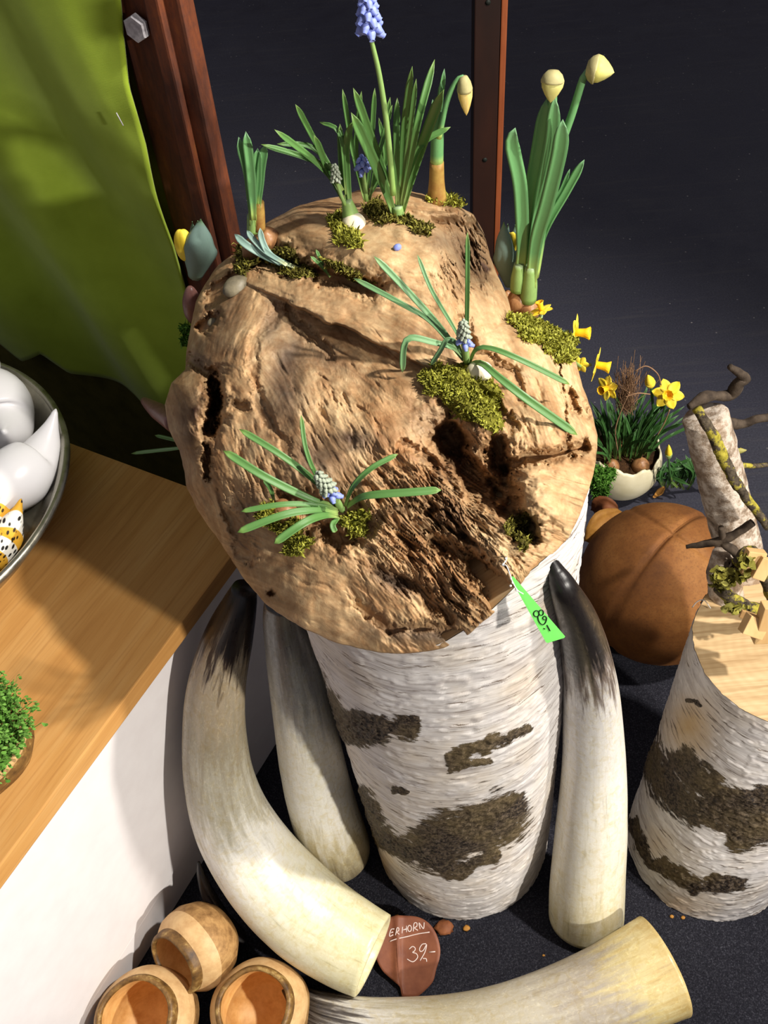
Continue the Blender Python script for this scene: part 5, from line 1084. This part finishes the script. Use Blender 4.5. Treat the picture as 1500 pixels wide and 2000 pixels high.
moss('moss in the front left planting hollow around the bulb', [(560, 1020, 30, 26, 20), (575, 1060, 30, 24, 20), (520, 1005, 16, 22, 0)], 420, .007, 'moss', s_burl, h=.006)
moss('moss right of the front left grape hyacinth', [(695, 1022, 26, 26, 0)], 420, .007, 'moss', s_burl, h=.012)
moss('dark moss in the lower right crevice of the burl', [(1015, 1035, 24, 34, -20)], 520, .006, 'moss_dark', s_burl, h=.012)
moss('small moss tuft under the purple tulip bulb', [(366, 655, 14, 22, 0)], 260, .008, 'moss_green', s_y(.93), h=.008)
moss('fresh green moss clump beside the eggshell pot', [(1172, 940, 26, 34, 0)], 700, .014, 'moss_green', s_y(1.15), h=.02)

# ---------------------------------------------------------------- small things
for c, r, lab in (((462, 560), (.015, .011, .009), 'grey pebble wedged in the upper left of the burl'), ((416, 630), (.006, .005, .004), 'tiny dark pebble in the left knot hole')):
    o = mesh('pebble', *ellipsoid(bp(*c, .002), r, 20, 12, basis((.2, -.5, 1), (.8, .6, 0)), lambda V: 1 + .15 * (fbm(V * 2, 3, 3) - .5)), MAT['stone']); tag(o, lab, 'pebble')
v, f = lathe(np.array([(.0001, 1), (.6, .7), (.8, 0), (.6, -.7), (.3, -.9), (.0001, -.8)]) * .0042, 14); tag(mesh('fallen_blossom', v @ basis((.9, .2, .2)).T + bp(776, 483, .004), f, MAT['bell']), 'single blue blossom fallen on the smooth top of the burl', 'blossom')
v, f, _ = sw([(282, 783, .93), (300, 797, .90), (345, 828, .84)], [.005, .011, .013], 14, 12); tag(mesh('twig_stub', v, f, MAT['bulbp']), 'pinkish brown stub poking out left behind the burl', 'twig')
lfz = plant('trailing_leaf', 'two thin green leaves trailing out left behind the burl', 'leaf', at_y(300, 885, .90))
for p in ([(385, 872), (310, 880), (256, 886)], [(380, 868), (335, 858), (302, 850)]): leaf(lfz, pl(p, [.78, .84, .88], 12), px2m(9, 1.05), 'musc')
def dry(name, pts, Y, w, mat, lab):
    t = pl(pts, Y, 12); o = leaf(None, t, w, mat, name, fold=.8, base=.4, tipf=.5, thick=.04); tag(o, lab, 'leaf')
dry('dry_leaf', [(1150, 1060), (1172, 1030), (1215, 1000)], [1.02, 1.03, 1.06], .045, 'dryleaf', 'ochre dry leaf between the burl stump and the rusty ball')
dry('dry_leaf', [(1160, 1000), (1180, 985), (1208, 995)], [1.10, 1.09, 1.08], .03, 'dryleaf_b', 'brown curled dry leaf below the green moss clump')
dry('dry_leaf', [(1276, 972), (1288, 962), (1298, 950)], [1.235, 1.25, 1.265], .014, 'dryleaf', 'small ochre dry leaf right of the eggshell pot')
CH = [((868, 1812), .014, 'brown bark chip under the front of the tall birch stump'), ((911, 1813), .0055, 'small orange bark crumb in front of the tall birch stump'), ((1312, 1790), .003, 'tiny wood splinter in front of the right stump'), ((1334, 1792), .003, 'tiny pale crumb right of the wood splinter'), ((775, 1790), .004, 'pale bark crumb behind the leaf sign'), ((1062, 1866), .002, 'white speck on the carpet by the white horn')]
for q, r, lab in CH: tag(mesh('bark_chip', *ellipsoid(at_z(*q, .0045 + r * .35), (r, r * .8, r * .45), 12, 8, None, lambda V: 1 + .7 * (fbm(V * 2.2 + q[0], 3, 9) - .5)), MAT['dryleaf'] if r < .01 else MAT['dryleaf_b']), lab, 'chip', 'crumbs on the carpet')

# cress bowl on the worktop
cc = at_z(-30, 1490, .53); cb = thing('cress_bowl', 'bark bowl of green cress on the worktop at the left edge', 'bowl', (cc[0], cc[1], .53))
v, f = lathe([(.035, 0), (.052, .006), (.062, .03), (.060, .05), (.054, .052), (.0001, .045)], 48, lambda th, u: 1 + .05 * np.sin(3 * th + 1)); v[:, :2] *= 1 + .05 * (fbm(v * 50, 3, 6) - .5)[:, None]; mesh('bark_bowl', v + [cc[0], cc[1], .53], f, MAT['pot_rim'], cb)
rt = np.array([[math.cos(a) * .0585, math.sin(a) * .0585, .05] for a in np.linspace(0, 2 * np.pi, 49)]) + [cc[0], cc[1], .53]; mesh('straw_rim', *sweep(rt, .0055, 8, cap=False), MAT['rawwood'], cb)
parts = []; rn = []
for k in range(1500):
    a = rng.random() * 2 * np.pi; r_ = .055 * math.sqrt(rng.random()); b0 = np.array([cc[0] + r_ * math.cos(a), cc[1] + r_ * math.sin(a), .575]); hh = rng.uniform(.02, .045) * (1.15 - (r_ / .055) ** 2 * .4); tp_ = b0 + [math.cos(a) * r_ * .25 + rng.normal() * .006, math.sin(a) * r_ * .25 + rng.normal() * .006, hh]
    e1 = nrm(np.cross(tp_ - b0, rng.normal(size=3))) * .0004; parts.append((np.array([b0 - e1, b0 + e1, tp_ + e1, tp_ - e1]), [(0, 1, 2, 3)])); rn += [.2] * 4
    for j in range(3):
        R = basis(nrm(np.array([0, 0, 1]) + rng.normal(size=3) * .6)); s_ = rng.uniform(.0022, .004); q = np.array([(0, 0, 0), (.5, .45, .1), (1.3, .4, .15), (1.6, 0, .1), (1.3, -.4, .15), (.5, -.45, .1)]) * s_; parts.append((q @ R.T + tp_ - [0, 0, .003 * j], [(0, 1, 2, 3, 4, 5)])); rn += [rng.uniform(.2, 1)] * 6
v, f = cat_parts(parts); o = mesh('cress_leaves', v, f, MAT['cress'], cb, attrs={'rnd': np.array(rn)}, smooth=False); o['kind'] = 'stuff'
